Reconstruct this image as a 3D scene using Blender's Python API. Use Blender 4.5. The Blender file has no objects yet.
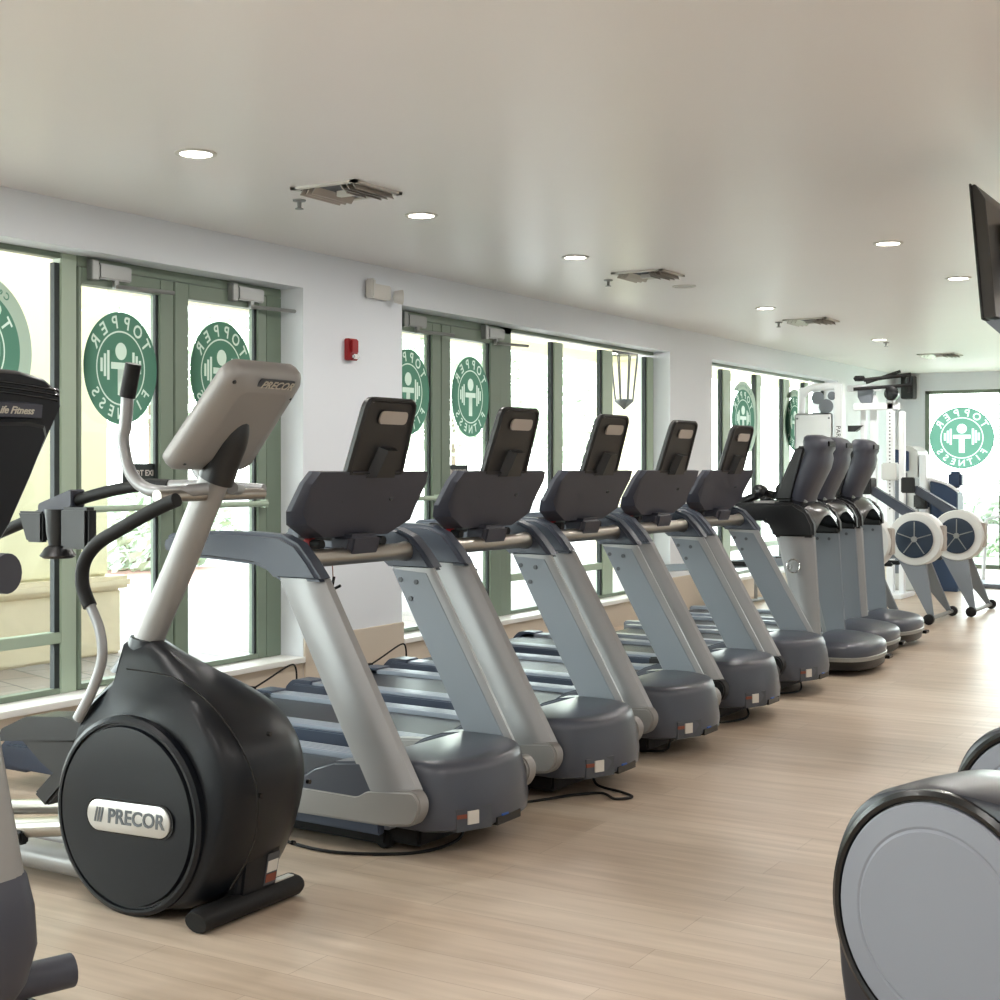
import bpy, bmesh, math, random
from mathutils import Vector, Matrix
random.seed(7)
sc = bpy.context.scene
COL = sc.collection
PI = math.pi

# ------------------------------------------------------------------ materials
def srgb(r, g, b):
    f = lambda c: (c/255/12.92) if c/255 <= .04045 else ((c/255+.055)/1.055)**2.4
    return (f(r), f(g), f(b), 1)

def mat(name, col, rough=.5, metal=0, spec=.5, noise=0, nscale=20, bump=0, bscale=200, coat=0):
    m = bpy.data.materials.new(name); m.use_nodes = True
    nt = m.node_tree; b = nt.nodes['Principled BSDF']
    b.inputs['Base Color'].default_value = col
    b.inputs['Roughness'].default_value = rough
    b.inputs['Metallic'].default_value = metal
    b.inputs['Specular IOR Level'].default_value = spec
    if coat: b.inputs['Coat Weight'].default_value = coat
    tc = nt.nodes.new('ShaderNodeTexCoord')
    if noise:
        n = nt.nodes.new('ShaderNodeTexNoise'); n.inputs['Scale'].default_value = nscale
        n.inputs['Detail'].default_value = 3
        nt.links.new(tc.outputs['Object'], n.inputs['Vector'])
        mx = nt.nodes.new('ShaderNodeMix'); mx.data_type = 'RGBA'
        mx.inputs[6].default_value = tuple(c*(1-noise) for c in col[:3])+(1,)
        mx.inputs[7].default_value = tuple(min(1, c*(1+noise)) for c in col[:3])+(1,)
        nt.links.new(n.outputs['Fac'], mx.inputs[0]); nt.links.new(mx.outputs[2], b.inputs['Base Color'])
    if bump:
        n = nt.nodes.new('ShaderNodeTexNoise'); n.inputs['Scale'].default_value = bscale
        n.inputs['Detail'].default_value = 2
        nt.links.new(tc.outputs['Object'], n.inputs['Vector'])
        bp = nt.nodes.new('ShaderNodeBump'); bp.inputs['Strength'].default_value = bump
        bp.inputs['Distance'].default_value = .01
        nt.links.new(n.outputs['Fac'], bp.inputs['Height']); nt.links.new(bp.outputs['Normal'], b.inputs['Normal'])
    return m

M = {}
M['wall'] = mat('wall_paint', srgb(226, 230, 235), .65, bump=.05, bscale=150)
M['kick'] = mat('kick_wall_paint', srgb(204, 192, 176), .6, bump=.05)
M['sill'] = mat('white_sill', srgb(232, 232, 228), .45)
M['ceiling'] = mat('ceiling_paint', srgb(236, 232, 231), .38, spec=.35, noise=.02, nscale=.8, bump=.25, bscale=1.6)
M['frame'] = mat('sage_green_metal', srgb(118, 132, 116), .45, noise=.04, nscale=3)
M['frame_l'] = mat('glare_pale_sage_metal', srgb(166, 182, 162), .45)  # frame green lightened, veiling glare of the windows mixed into the colour
M['gasket'] = mat('black_gasket', srgb(38, 46, 46), .6)
M['alu'] = mat('brushed_aluminium', srgb(150, 152, 150), .4, .6)
M['silver'] = mat('silver_paint', srgb(148, 149, 150), .38, .35, bump=.02, bscale=600)
M['silverd'] = mat('satin_grey_paint', srgb(146, 144, 142), .42, .3)
M['steelblue'] = mat('blue_grey_paint', srgb(118, 124, 132), .5, .1)
M['steel'] = mat('satin_steel', srgb(165, 160, 152), .3, .9)
M['cap'] = mat('slate_plastic', srgb(62, 69, 82), .42, bump=.06, bscale=900)
M['console'] = mat('charcoal_plastic', srgb(58, 60, 71), .5, bump=.06, bscale=900)
M['hood'] = mat('hood_slate_plastic', srgb(68, 72, 82), .3, bump=.05, bscale=900)
M['black'] = mat('black_plastic', srgb(19, 20, 22), .4, bump=.05, bscale=700)
M['gloss'] = mat('gloss_black', srgb(12, 13, 15), .25)
M['rubber'] = mat('black_rubber', srgb(18, 18, 19), .6, spec=.3)
M['belt'] = mat('running_belt', srgb(30, 32, 38), .36, spec=.08, bump=.1, bscale=400)
M['rail'] = mat('side_rail_grey', srgb(132, 138, 148), .35, .3)
M['deckblue'] = mat('deck_blue_grey', srgb(46, 56, 74), .4)
M['housing'] = mat('soft_black_housing', srgb(19, 22, 27), .34, spec=.3, bump=.04, bscale=900)
M['navy'] = mat('blue_black_housing', srgb(26, 30, 40), .3)
M['greydisc'] = mat('cool_grey_plastic', srgb(128, 131, 140), .45, spec=.3)
M['label'] = mat('white_label', srgb(205, 200, 192), .6)
M['labeld'] = mat('dark_label', srgb(70, 74, 80), .5)
M['red'] = mat('alarm_red', srgb(150, 18, 24), .4)
M['orange'] = mat('orange_tag', srgb(128, 66, 48), .5)
M['blueled'] = mat('blue_cap', srgb(40, 90, 170), .4)
M['white'] = mat('white_powder_coat', srgb(232, 235, 238), .4)
M['whiteplastic'] = mat('white_plastic', srgb(214, 212, 206), .5)
M['rower'] = mat('rower_light_grey', srgb(206, 208, 206), .45)
M['mesh'] = mat('dark_blue_mesh', srgb(28, 44, 62), .45)
M['padblue'] = mat('navy_vinyl', srgb(40, 62, 92), .45)
M['platec'] = mat('warm_grey_plate', srgb(176, 168, 160), .4, .2)
M['chrome'] = mat('chrome', srgb(215, 215, 215), .15, 1)
M['text'] = mat('silver_lettering', srgb(190, 185, 172), .4, .3)
M['textd'] = mat('dark_lettering', srgb(92, 96, 100), .4, .4)
M['badge'] = mat('badge_silver', srgb(190, 188, 184), .3, .6)
M['tv'] = mat('tv_brown_black', srgb(46, 42, 36), .35)
M['yellow'] = mat('pale_yellow_stucco', srgb(226, 216, 180), .8, bump=.1, bscale=60)
M['plinth'] = mat('cream_stone', srgb(216, 200, 172), .8, noise=.05, nscale=6)
M['leaf'] = mat('foliage_green', srgb(176, 188, 164), .6, noise=.25, nscale=2.5)
M['leafd'] = mat('mulch_red', srgb(150, 110, 96), .9, noise=.3, nscale=8)
M['bark'] = mat('bark', srgb(120, 105, 90), .9, noise=.3)
M['grass'] = mat('lawn_grass', srgb(186, 188, 160), .9, noise=.15, nscale=2)
M['pinklabel'] = mat('silver_tag', srgb(200, 196, 190), .3, .6)

def emis(name, col, s):
    m = bpy.data.materials.new(name); m.use_nodes = True
    b = m.node_tree.nodes['Principled BSDF']
    b.inputs['Base Color'].default_value = (.8, .8, .8, 1)
    b.inputs['Emission Color'].default_value = col; b.inputs['Emission Strength'].default_value = s
    return m
M['lens'] = emis('lit_downlight_lens', (1, .93, .8, 1), 14)
M['lensoff'] = mat('unlit_downlight_lens', srgb(190, 188, 182), .3)

def glass_mat():
    m = bpy.data.materials.new('window_glass'); m.use_nodes = True
    nt = m.node_tree; nt.nodes.clear()
    o = nt.nodes.new('ShaderNodeOutputMaterial'); t = nt.nodes.new('ShaderNodeBsdfTransparent')
    t.inputs['Color'].default_value = (.93, .97, .95, 1)
    g = nt.nodes.new('ShaderNodeBsdfGlossy'); g.inputs['Roughness'].default_value = .02
    lw = nt.nodes.new('ShaderNodeLayerWeight'); lw.inputs['Blend'].default_value = .5
    pw = nt.nodes.new('ShaderNodeMath'); pw.operation = 'POWER'; pw.inputs[1].default_value = 4
    f = nt.nodes.new('ShaderNodeMath'); f.operation = 'MULTIPLY_ADD'; f.inputs[1].default_value = .4; f.inputs[2].default_value = .03
    nt.links.new(lw.outputs['Facing'], pw.inputs[0]); nt.links.new(pw.outputs[0], f.inputs[0])
    mx = nt.nodes.new('ShaderNodeMixShader')
    nt.links.new(f.outputs[0], mx.inputs[0]); nt.links.new(t.outputs[0], mx.inputs[1]); nt.links.new(g.outputs[0], mx.inputs[2])
    nt.links.new(mx.outputs[0], o.inputs[0])
    return m
M['glass'] = glass_mat()

def film(name, col, tr=.6):
    m = bpy.data.materials.new(name); m.use_nodes = True
    nt = m.node_tree; nt.nodes.clear()
    o = nt.nodes.new('ShaderNodeOutputMaterial'); d = nt.nodes.new('ShaderNodeBsdfDiffuse'); t = nt.nodes.new('ShaderNodeBsdfTranslucent')
    d.inputs['Color'].default_value = col; t.inputs['Color'].default_value = col
    mx = nt.nodes.new('ShaderNodeMixShader'); mx.inputs[0].default_value = tr
    nt.links.new(d.outputs[0], mx.inputs[1]); nt.links.new(t.outputs[0], mx.inputs[2]); nt.links.new(mx.outputs[0], o.inputs[0])
    return m
M['filmg'] = film('green_window_film', (.055, .115, .085, 1), .8)
M['filmw'] = film('frosted_window_film', (.36, .40, .36, 1), .8)
M['filmp'] = film('pale_green_window_film', (.22, .255, .215, 1), .8)

def floor_mat():
    m = bpy.data.materials.new('light_oak_planks'); m.use_nodes = True
    nt = m.node_tree; b = nt.nodes['Principled BSDF']; L = nt.links.new
    tc = nt.nodes.new('ShaderNodeTexCoord')
    br = nt.nodes.new('ShaderNodeTexBrick')
    br.offset = .37; br.inputs['Scale'].default_value = 1
    br.inputs['Brick Width'].default_value = 1.3; br.inputs['Row Height'].default_value = .185
    br.inputs['Mortar Size'].default_value = .0012; br.inputs['Mortar Smooth'].default_value = .3
    br.inputs['Color1'].default_value = srgb(198, 183, 166); br.inputs['Color2'].default_value = srgb(188, 171, 153)
    br.inputs['Mortar'].default_value = srgb(156, 139, 122)
    L(tc.outputs['Object'], br.inputs['Vector'])
    mp = nt.nodes.new('ShaderNodeMapping'); mp.inputs['Scale'].default_value = (1.2, 14, 1)
    L(tc.outputs['Object'], mp.inputs['Vector'])
    n = nt.nodes.new('ShaderNodeTexNoise'); n.inputs['Scale'].default_value = 1.3; n.inputs['Detail'].default_value = 5
    L(mp.outputs[0], n.inputs['Vector'])
    cr = nt.nodes.new('ShaderNodeValToRGB')
    cr.color_ramp.elements[0].position = .3; cr.color_ramp.elements[0].color = (.80, .77, .73, 1)
    cr.color_ramp.elements[1].position = .7; cr.color_ramp.elements[1].color = (1.06, 1.05, 1.04, 1)
    L(n.outputs['Fac'], cr.inputs[0])
    mx = nt.nodes.new('ShaderNodeMix'); mx.data_type = 'RGBA'; mx.blend_type = 'MULTIPLY'; mx.inputs[0].default_value = 1
    L(br.outputs['Color'], mx.inputs[6]); L(cr.outputs[0], mx.inputs[7]); L(mx.outputs[2], b.inputs['Base Color'])
    b.inputs['Roughness'].default_value = .36
    b.inputs['Specular IOR Level'].default_value = .4
    bp = nt.nodes.new('ShaderNodeBump'); bp.inputs['Strength'].default_value = .12; bp.inputs['Distance'].default_value = .01
    L(n.outputs['Fac'], bp.inputs['Height']); L(bp.outputs[0], b.inputs['Normal'])
    return m
M['floor'] = floor_mat()

def paver_mat():
    m = bpy.data.materials.new('terrace_pavers'); m.use_nodes = True
    nt = m.node_tree; b = nt.nodes['Principled BSDF']; L = nt.links.new
    tc = nt.nodes.new('ShaderNodeTexCoord'); mp = nt.nodes.new('ShaderNodeMapping'); mp.inputs['Rotation'].default_value = (0, 0, .3)
    br = nt.nodes.new('ShaderNodeTexBrick'); br.inputs['Scale'].default_value = 1
    br.inputs['Brick Width'].default_value = .6; br.inputs['Row Height'].default_value = .3; br.inputs['Mortar Size'].default_value = .006
    br.inputs['Color1'].default_value = srgb(158, 150, 144); br.inputs['Color2'].default_value = srgb(150, 134, 124)
    br.inputs['Mortar'].default_value = srgb(95, 90, 86)
    L(tc.outputs['Object'], mp.inputs[0]); L(mp.outputs[0], br.inputs['Vector']); L(br.outputs['Color'], b.inputs['Base Color'])
    b.inputs['Roughness'].default_value = .8
    return m
M['paver'] = paver_mat()

# ------------------------------------------------------------------ mesh helpers
class MB:
    def __init__(s): s.bm = bmesh.new(); s.mi = 0; s.mats = []
    def use(s, m):
        if m not in s.mats: s.mats.append(m)
        s.mi = s.mats.index(m); return s
    def _f(s, vs):
        try:
            f = s.bm.faces.new(vs); f.material_index = s.mi; return f
        except ValueError: return None
    def box(s, x0, x1, y0, y1, z0, z1, bev=0):
        return s.prism([(x0, z0), (x1, z0), (x1, z1), (x0, z1)], 'y', y0, y1, bev)
    def prism(s, poly, axis, a, b, bev=0, seg=2):
        def P(u, v, w):
            return {'y': (u, w, v), 'x': (w, u, v), 'z': (u, v, w)}[axis]
        A = [s.bm.verts.new(P(u, v, a)) for u, v in poly]; B = [s.bm.verts.new(P(u, v, b)) for u, v in poly]
        n = len(poly); fs = [s._f(A), s._f(B[::-1])]
        for i in range(n): fs.append(s._f([A[i], B[i], B[(i+1) % n], A[(i+1) % n]]))
        fs = [f for f in fs if f]
        bmesh.ops.recalc_face_normals(s.bm, faces=fs)
        if bev:
            es = [e for e in {e for f in fs for e in f.edges} if len(e.link_faces) == 2 and e.calc_face_angle(0) > math.radians(28)]
            bmesh.ops.bevel(s.bm, geom=es, offset=bev, segments=seg, affect='EDGES', clamp_overlap=True)
        return s
    def loft(s, rings, caps=True, closed=True):
        V = [[s.bm.verts.new(p) for p in r] for r in rings]; n = len(V[0]); fs = []
        for a, b in zip(V, V[1:]):
            for i in range(n if closed else n-1):
                fs.append(s._f([a[i], a[(i+1) % n], b[(i+1) % n], b[i]]))
        if caps: fs.append(s._f(V[0][::-1])); fs.append(s._f(V[-1]))
        fs = [f for f in fs if f]
        bmesh.ops.recalc_face_normals(s.bm, faces=fs)
        return s
    def tube(s, pts, r, seg=12, flat=None, caps=True, up=(0, 0, 1)):
        pts = [Vector(p) for p in pts]; n = len(pts)
        rs = r if isinstance(r, (list, tuple)) else [r]*n
        rings = []; prev = None
        for i, p in enumerate(pts):
            t = (pts[min(i+1, n-1)]-pts[max(i-1, 0)]).normalized()
            if prev is None:
                u = Vector(up)
                if abs(u.dot(t)) > .95: u = Vector((0, 1, 0))
                a = (u-t*u.dot(t)).normalized()
            else: a = (prev-t*prev.dot(t)).normalized()
            prev = a; b = t.cross(a)
            fl = flat or 1
            rings.append([p+a*math.cos(2*PI*k/seg)*rs[i]+b*math.sin(2*PI*k/seg)*rs[i]*fl for k in range(seg)])
        return s.loft(rings, caps)
    def lathe(s, prof, c, axis='z', seg=32):
        rings = []
        for r, h in prof:
            ring = []
            for k in range(seg):
                a = 2*PI*k/seg; u = max(r, 1e-4)*math.cos(a); v = max(r, 1e-4)*math.sin(a)
                d = {'z': (u, v, h), 'y': (u, h, v), 'x': (h, u, v)}[axis]
                ring.append((c[0]+d[0], c[1]+d[1], c[2]+d[2]))
            rings.append(ring)
        return s.loft(rings)
    def xf(s, m4):
        bmesh.ops.transform(s.bm, matrix=m4, verts=s.bm.verts); return s
    def add(s, o):
        me = bpy.data.meshes.new('t'); o.bm.to_mesh(me)
        base = len(s.bm.verts); s.bm.from_mesh(me); bpy.data.meshes.remove(me); return s
    def build(s, name, m=None, parent=None, sharp=32, loc=None):
        bm = s.bm
        for f in bm.faces: f.smooth = True
        for e in bm.edges:
            if len(e.link_faces) == 2 and e.calc_face_angle(0) > math.radians(sharp): e.smooth = False
        me = bpy.data.meshes.new(name); bm.to_mesh(me); bm.free()
        if s.mats:
            for k in s.mats: me.materials.append(M[k])
        else: me.materials.append(M[m] if isinstance(m, str) else m)
        o = bpy.data.objects.new(name, me); COL.objects.link(o)
        if parent: o.parent = parent
        if loc: o.location = loc
        return o

def spline(pts, n=6, closed=False):
    pts = [Vector(p) for p in pts]; N = len(pts); out = []
    for i in range(N if closed else N-1):
        if closed: p0, p1, p2, p3 = pts[i-1], pts[i], pts[(i+1) % N], pts[(i+2) % N]
        else: p0, p1, p2, p3 = pts[max(i-1, 0)], pts[i], pts[i+1], pts[min(i+2, N-1)]
        for k in range(n):
            t = k/n
            out.append(.5*((2*p1)+(p2-p0)*t+(2*p0-5*p1+4*p2-p3)*t*t+(3*p1-p0-3*p2+p3)*t**3))
    if not closed: out.append(pts[-1])
    return out
def fillet(poly, r, n=4):
    out = []; N = len(poly)
    rr = r if isinstance(r, (list, tuple)) else [r]*N
    for i in range(N):
        a, b, c = Vector(poly[i-1]), Vector(poly[i]), Vector(poly[(i+1) % N])
        d1 = (a-b); d2 = (c-b); q = min(rr[i], d1.length*.45, d2.length*.45)
        if q < 1e-4: out.append(tuple(b)); continue
        p1 = b+d1.normalized()*q; p2 = b+d2.normalized()*q
        for k in range(n+1):
            t = k/n; out.append(tuple((1-t)**2*p1+2*t*(1-t)*b+t*t*p2))
    return out
def ell(cx, cz, rx, rz, n=32, a0=0): return [(cx+rx*math.cos(a0+2*PI*k/n), cz+rz*math.sin(a0+2*PI*k/n)) for k in range(n)]

def thing(name, label=None, cat=None, loc=(0, 0, 0), rz=0, group=None, kind=None):
    o = bpy.data.objects.new(name, None); o.empty_display_size = .1; COL.objects.link(o)
    o.location = loc; o.rotation_euler = (0, 0, rz)
    tag(o, label, cat, group, kind); return o
def tag(o, label=None, cat=None, group=None, kind=None):
    if label: o['label'] = label
    if cat: o['category'] = cat
    if group: o['group'] = group
    if kind: o['kind'] = kind
    return o
KIDS = {}
def children(o): return [c for c in bpy.data.objects if c.parent == o]
def copy_tree(o, parent=None):
    c = o.copy(); COL.objects.link(c); c.parent = parent
    for ch in children(o): copy_tree(ch, c)
    return c

def text_mesh(s, size, extrude=.001, shear=0, align='CENTER', bold=0):
    cu = bpy.data.curves.new('txt', 'FONT'); cu.body = s; cu.size = size; cu.extrude = extrude; cu.shear = shear
    cu.align_x = align; cu.align_y = 'CENTER'; cu.offset = bold; cu.resolution_u = 3
    ob = bpy.data.objects.new('txt', cu); COL.objects.link(ob)
    dg = bpy.context.evaluated_depsgraph_get(); me = bpy.data.meshes.new_from_object(ob.evaluated_get(dg))
    bpy.data.objects.remove(ob); bpy.data.curves.remove(cu); return me
def text(mb, s, size, mtx, extrude=.001, shear=0, align='CENTER', bold=0):
    me = text_mesh(s, size, extrude, shear, align, bold); me.transform(mtx)
    k = len(mb.bm.faces); mb.bm.from_mesh(me); mb.bm.faces.ensure_lookup_table()
    for f in mb.bm.faces[k:]: f.material_index = mb.mi
    bpy.data.meshes.remove(me); return mb
def basis(o, ex, ey):
    ex = Vector(ex).normalized(); ey = Vector(ey); ey = (ey-ex*ex.dot(ey)).normalized(); ez = ex.cross(ey)
    m = Matrix.Identity(4)
    for i in range(3): m[i][0] = ex[i]; m[i][1] = ey[i]; m[i][2] = ez[i]; m[i][3] = o[i]
    return m

# ------------------------------------------------------------------ camera
f = 1400.0; TH = math.atan(840/f)
cam = bpy.data.cameras.new('camera'); co = bpy.data.objects.new('camera', cam); COL.objects.link(co)
cam.sensor_width = 36; cam.lens = 36*f/1000; cam.shift_y = -.032; cam.clip_end = 300; cam.clip_start = .05
co.location = (0, 0, 1.46); co.rotation_euler = (PI/2, 0, TH); sc.camera = co

# ------------------------------------------------------------------ room shell
XW = -5.70; XF = -5.88; CE = 2.86; SILL = .25; HEAD = 2.615; YB = -3.0; YE = 21.0; XR = 3.2
OPEN = [(-2.2, 2.4), (3.0, 7.046), (8.15, 12.78), (13.86, 18.2)]
def st(o, kind='structure'): o['kind'] = kind; return o
b = MB().box(XW-.02, XR+.02, YB-.02, YE+.3, -.1, 0); st(b.build('floor', 'floor'))
b = MB().box(XW-.6, XR+.1, YB-.1, YE+.3, CE, CE+.1); st(b.build('ceiling', 'ceiling'))
b = MB().use('wall')
ys = [YB]+[v for o in OPEN for v in o]+[YE]
for i in range(0, len(ys), 2): b.box(XW-.35, XW, ys[i], ys[i+1], 0, CE)
for o in OPEN: b.box(XW-.35, XW, o[0], o[1], HEAD, CE); b.use('kick').box(XW-.35, XW, o[0], o[1], 0, SILL-.035); b.use('wall')
st(b.build('wall_left', None))
b = MB().box(XR, XR+.15, YB, YE, 0, CE); st(b.build('wall_right', 'wall'))
b = MB().box(XW-.35, XR+.15, YB-.15, YB, 0, CE); st(b.build('wall_back', 'wall'))
# far wall with a glazed opening down to the floor
FX0, FX1, FH = -5.27, -2.4, 2.6
b = MB().use('wall').box(XW-.35, FX0, YE, YE+.25, 0, CE).box(FX1, XR+.15, YE, YE+.25, 0, CE).box(FX0, FX1, YE, YE+.25, FH, CE)
st(b.build('wall_far', None))
# sills, tall baseboards on the piers
for o in OPEN:
    b = MB().box(XW-.34, XW+.025, o[0]-.0, o[1]+.0, SILL-.035, SILL, .004); st(b.build('trim_%d' % (OPEN.index(o)+1), 'sill'))
for i, (a, c) in enumerate([(2.4, 3.0), (7.046, 8.15), (12.78, 13.86), (18.2, YE)]):
    b = MB().box(XW, XW+.02, a, c, 0, .37, .004); st(b.build('baseboard_pier_%d' % (i+1), 'kick'))
b = MB().box(XR-.015, XR, YB, YE, 0, .12); st(b.build('baseboard_right', 'sill'))

# ------------------------------------------------------------------ window logo
def outline_loops(ch, size, off_):
    me = text_mesh(ch, size, 0, bold=off_); bm = bmesh.new(); bm.from_mesh(me); bpy.data.meshes.remove(me)
    bmesh.ops.remove_doubles(bm, verts=bm.verts, dist=1e-6)
    nxt = {}
    for e in bm.edges:
        if len(e.link_faces) == 1:
            l = e.link_loops[0]; nxt[l.vert.index] = l.link_loop_next.vert.index
    bm.verts.ensure_lookup_table(); loops = []
    while nxt:
        a = next(iter(nxt)); lp = []
        while a in nxt: b_ = nxt.pop(a); lp.append((bm.verts[a].co.x, bm.verts[a].co.y)); a = b_
        if len(lp) > 2: loops.append(lp)
    bm.free(); return loops
def fill_loops(loops):
    """even-odd fill of nested 2D loops -> verts, triangles"""
    bm = bmesh.new()
    for lp in loops:
        vs = [bm.verts.new((x, y, 0)) for x, y in lp]
        for k in range(len(vs)): bm.edges.new((vs[k], vs[(k+1) % len(vs)]))
    bmesh.ops.triangle_fill(bm, edges=bm.edges[:], use_beauty=False)
    bm.verts.index_update()
    V = [v.co.copy() for v in bm.verts]; F = [[v.index for v in f.verts] for f in bm.faces]; bm.free(); return V, F
def circ(r, n=72, cx=0, cy=0): return [(cx+r*math.cos(2*PI*k/n), cy+r*math.sin(2*PI*k/n)) for k in range(n)]
def ring_letters(s, r, a0, a1, size):
    out = []
    for i, ch in enumerate(s):
        a = math.radians(a0+(a1-a0)*(i/(len(s)-1))); rot = (a-PI/2) if a0 > a1 else (a+PI/2)
        c, d = math.cos(rot), math.sin(rot)
        out.append([[(r*math.cos(a)+x*c-y*d, r*math.sin(a)+x*d+y*c) for x, y in lp] for lp in outline_loops(ch, size, .018*size)])
    return out
def logo(parent, place, R=.315, sx=.875, ring=False):
    """place: matrix taking the decal plane (it reads correctly from outside) to the world"""
    P = place @ Matrix.Scale(sx, 4, (1, 0, 0)); g = R; mb = MB()
    def put(loops, m, z=0):
        V, F = fill_loops(loops); mb.use(m); vs = [mb.bm.verts.new(P @ Vector((v.x, v.y, z))) for v in V]
        for f_ in F: mb._f([vs[k] for k in f_])
    letters = ring_letters('TOPPER', g*.81, 147, 33, g*.32)+ring_letters('FITNESS', g*.82, 213, 327, g*.285)
    tee = [(-g*.27, g*.10), (-g*.27, -g*.02), (-g*.09, -g*.02), (-g*.09, -g*.48), (g*.09, -g*.48), (g*.09, -g*.02), (g*.27, -g*.02), (g*.27, g*.10)]
    fig = [circ(g*.155, 24, 0, g*.30), tee]
    for s_ in (-1, 1):
        for xx, h in ((.31, .26), (.40, .20), (.49, .12)):
            a, c = sorted((s_*g*xx, s_*g*(xx+.065))); fig.append([(a, g*.04-g*h), (c, g*.04-g*h), (c, g*.04+g*h), (a, g*.04+g*h)])
    put([circ(R), circ(g*.665)]+[lp for L in letters for lp in L], 'filmg')
    put([circ(g*.665), circ(g*.635)], 'filmw'); put([circ(g*.635)]+fig, 'filmg')
    for f_ in fig: put([f_], 'filmw')
    for L in letters: put(L, 'filmw')
    if ring:
        big = ring_letters('Celebrating', g*1.135, 128, 55, g*.17)+ring_letters('Wellness', g*1.135, 235, 305, g*.17)
        put([circ(R*1.27), circ(R)]+[lp for L in big for lp in L], 'filmp')
        for L in big: put(L, 'filmg')
    return mb.build('logo_decal', None, parent)
# decal plane on the left wall: read from outside (-X looking +X): right of the reader = -Y ; so from inside it is mirrored
def left_place(y, z, x=XF+.012): return basis((x, y, z), (0, -1, 0), (0, 0, 1))
def far_place(x, z, y): return basis((x, y, z), (-1, 0, 0), (0, 0, 1))

# ------------------------------------------------------------------ glazing of the left wall
X0, X1 = XF-.07, XF
def lite(root, y0, y1, z0, z1, rail=None, m='frame'):
    """fixed pane with a slim dark gasket, optional low rail"""
    MB().box(XF-.05, XF-.042, y0, y1, z0, z1).build('glass_pane', 'glass', root)
def frame_bar(root, y0, y1, z0, z1, name='frame_post', m='frame'):
    return MB().box(X0, X1, y0, y1, z0, z1, .004).build(name, m, root)
def gasket(mb, y0, y1, z0, z1): mb.box(X1-.045, X1-.012, y0, y1, z0, z1)
def fixed(idx, posts, y0, y1, last_dark=True, rail=.55, decal=None):
    """posts: list of (y_start, y_end) solid posts ; panes between"""
    root = thing('window_%d' % idx, kind='structure', loc=(0, 0, 0))
    frame_bar(root, y0, y1, HEAD-.03, HEAD, 'frame_head'); frame_bar(root, y0, y1, SILL, SILL+.03, 'frame_foot')
    for a, c in posts: frame_bar(root, a, c, SILL+.03, HEAD-.055, 'frame_post', 'frame_l')
    edges = [y0]+[v for p in posts for v in p]+[y1]
    g = MB()
    for i in range(0, len(edges)-1, 2):
        a, c = edges[i], edges[i+1]
        if c-a < .05: continue
        lite(root, a, c, SILL+.03, HEAD-.055)
        frame_bar(root, a, c, rail-.03, rail+.03, 'frame_rail', 'frame_l')
        gasket(g, c-.035, c, SILL+.03, HEAD-.055)
    g.build('gasket', 'gasket', root)
    return root
def closer(root, y, flip=1):
    b = MB().box(X1, X1+.055, y, y+.24, 2.50, 2.585, .008); b.box(X1, X1+.05, y-.05, y+.0, 2.49, 2.60, .004)
    o = b.build('door_closer', 'alu', root)
    b = MB().box(X1+.02, X1+.045, y+.12, y+.15, 2.455, 2.50)
    b.tube([(X1+.04, y+.13, 2.468), (X1+.12, y+.50*flip, 2.468)], .012, 8)
    b.build('closer_arm', 'alu', o); return o
def door(idx, y0, y1, g0, g1, closer_at=None, sign=None, low=None, top=2.465):
    root = thing('door_%d' % idx, kind='structure')
    b = MB().use('frame')
    b.box(X0-.005, X1+.006, y0+.004, g0, SILL+.004, HEAD-.06, .004).box(X0-.005, X1+.006, g1, y1-.004, SILL+.004, HEAD-.06, .004)
    b.box(X0-.005, X1+.006, g0, g1, top, HEAD-.06, .003).box(X0-.005, X1+.006, g0, g1, SILL+.004, SILL+.035, .003)
    b.use('gasket').box(X1-.03, X1-.012, g1-.02, g1, SILL+.03, top)
    b.build('leaf_frame', None, root)
    MB().box(XF-.05, XF-.042, g0, g1, SILL+.03, top).build('glass_pane', 'glass', root)
    MB().tube([(X1+.05, g0-.03, 1.235), (X1+.05, g1+.03, 1.235)], .018, 10).box(X1, X1+.05, g0-.045, g0-.02, 1.21, 1.26).box(X1, X1+.05, g1+.02, g1+.045, 1.21, 1.26).build('push_bar', 'frame_l', root)
    if closer_at is not None: closer(root, closer_at)
    if sign:
        b = MB().use('gasket').box(X1-.035, X1-.03, sign[0], sign[1], 1.375, 1.485)
        b.use('label'); text(b, 'NOT EXIT', .046, basis((X1-.0285, sign[0]+.16, 1.43), (0, 1, 0), (0, 0, 1)), .0005, bold=.001)
        b.lathe([(.024, 0), (.024, .002)], (X1-.03, sign[0]+.035, 1.43), 'x', 16)
        b.build('not_exit_sign', None, root)
    return root
# opening 1: fixed lite (with ring logo) then a pair of doors
w = fixed(1, [(3.9, 4.0)], 3.0, 5.225); logo(w, left_place(4.66, 2.055), .315, .9, ring=True)
r = thing('trim_frame_1', kind='structure')
frame_bar(r, 5.225, 5.335, SILL, HEAD, 'frame_post', 'frame_l')
frame_bar(r, 5.335, 7.046, HEAD-.055, HEAD, 'frame_head'); frame_bar(r, 6.90, 7.046, SILL, HEAD-.055, 'frame_post')
d1 = door(1, 5.335, 6.07, 5.365, 5.955, 5.45, sign=(5.70, 5.95)); logo(d1, left_place(5.645, 2.02))
d2 = door(2, 6.07, 6.90, 6.19, 6.815, 6.58); logo(d2, left_place(6.47, 2.04))
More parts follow.
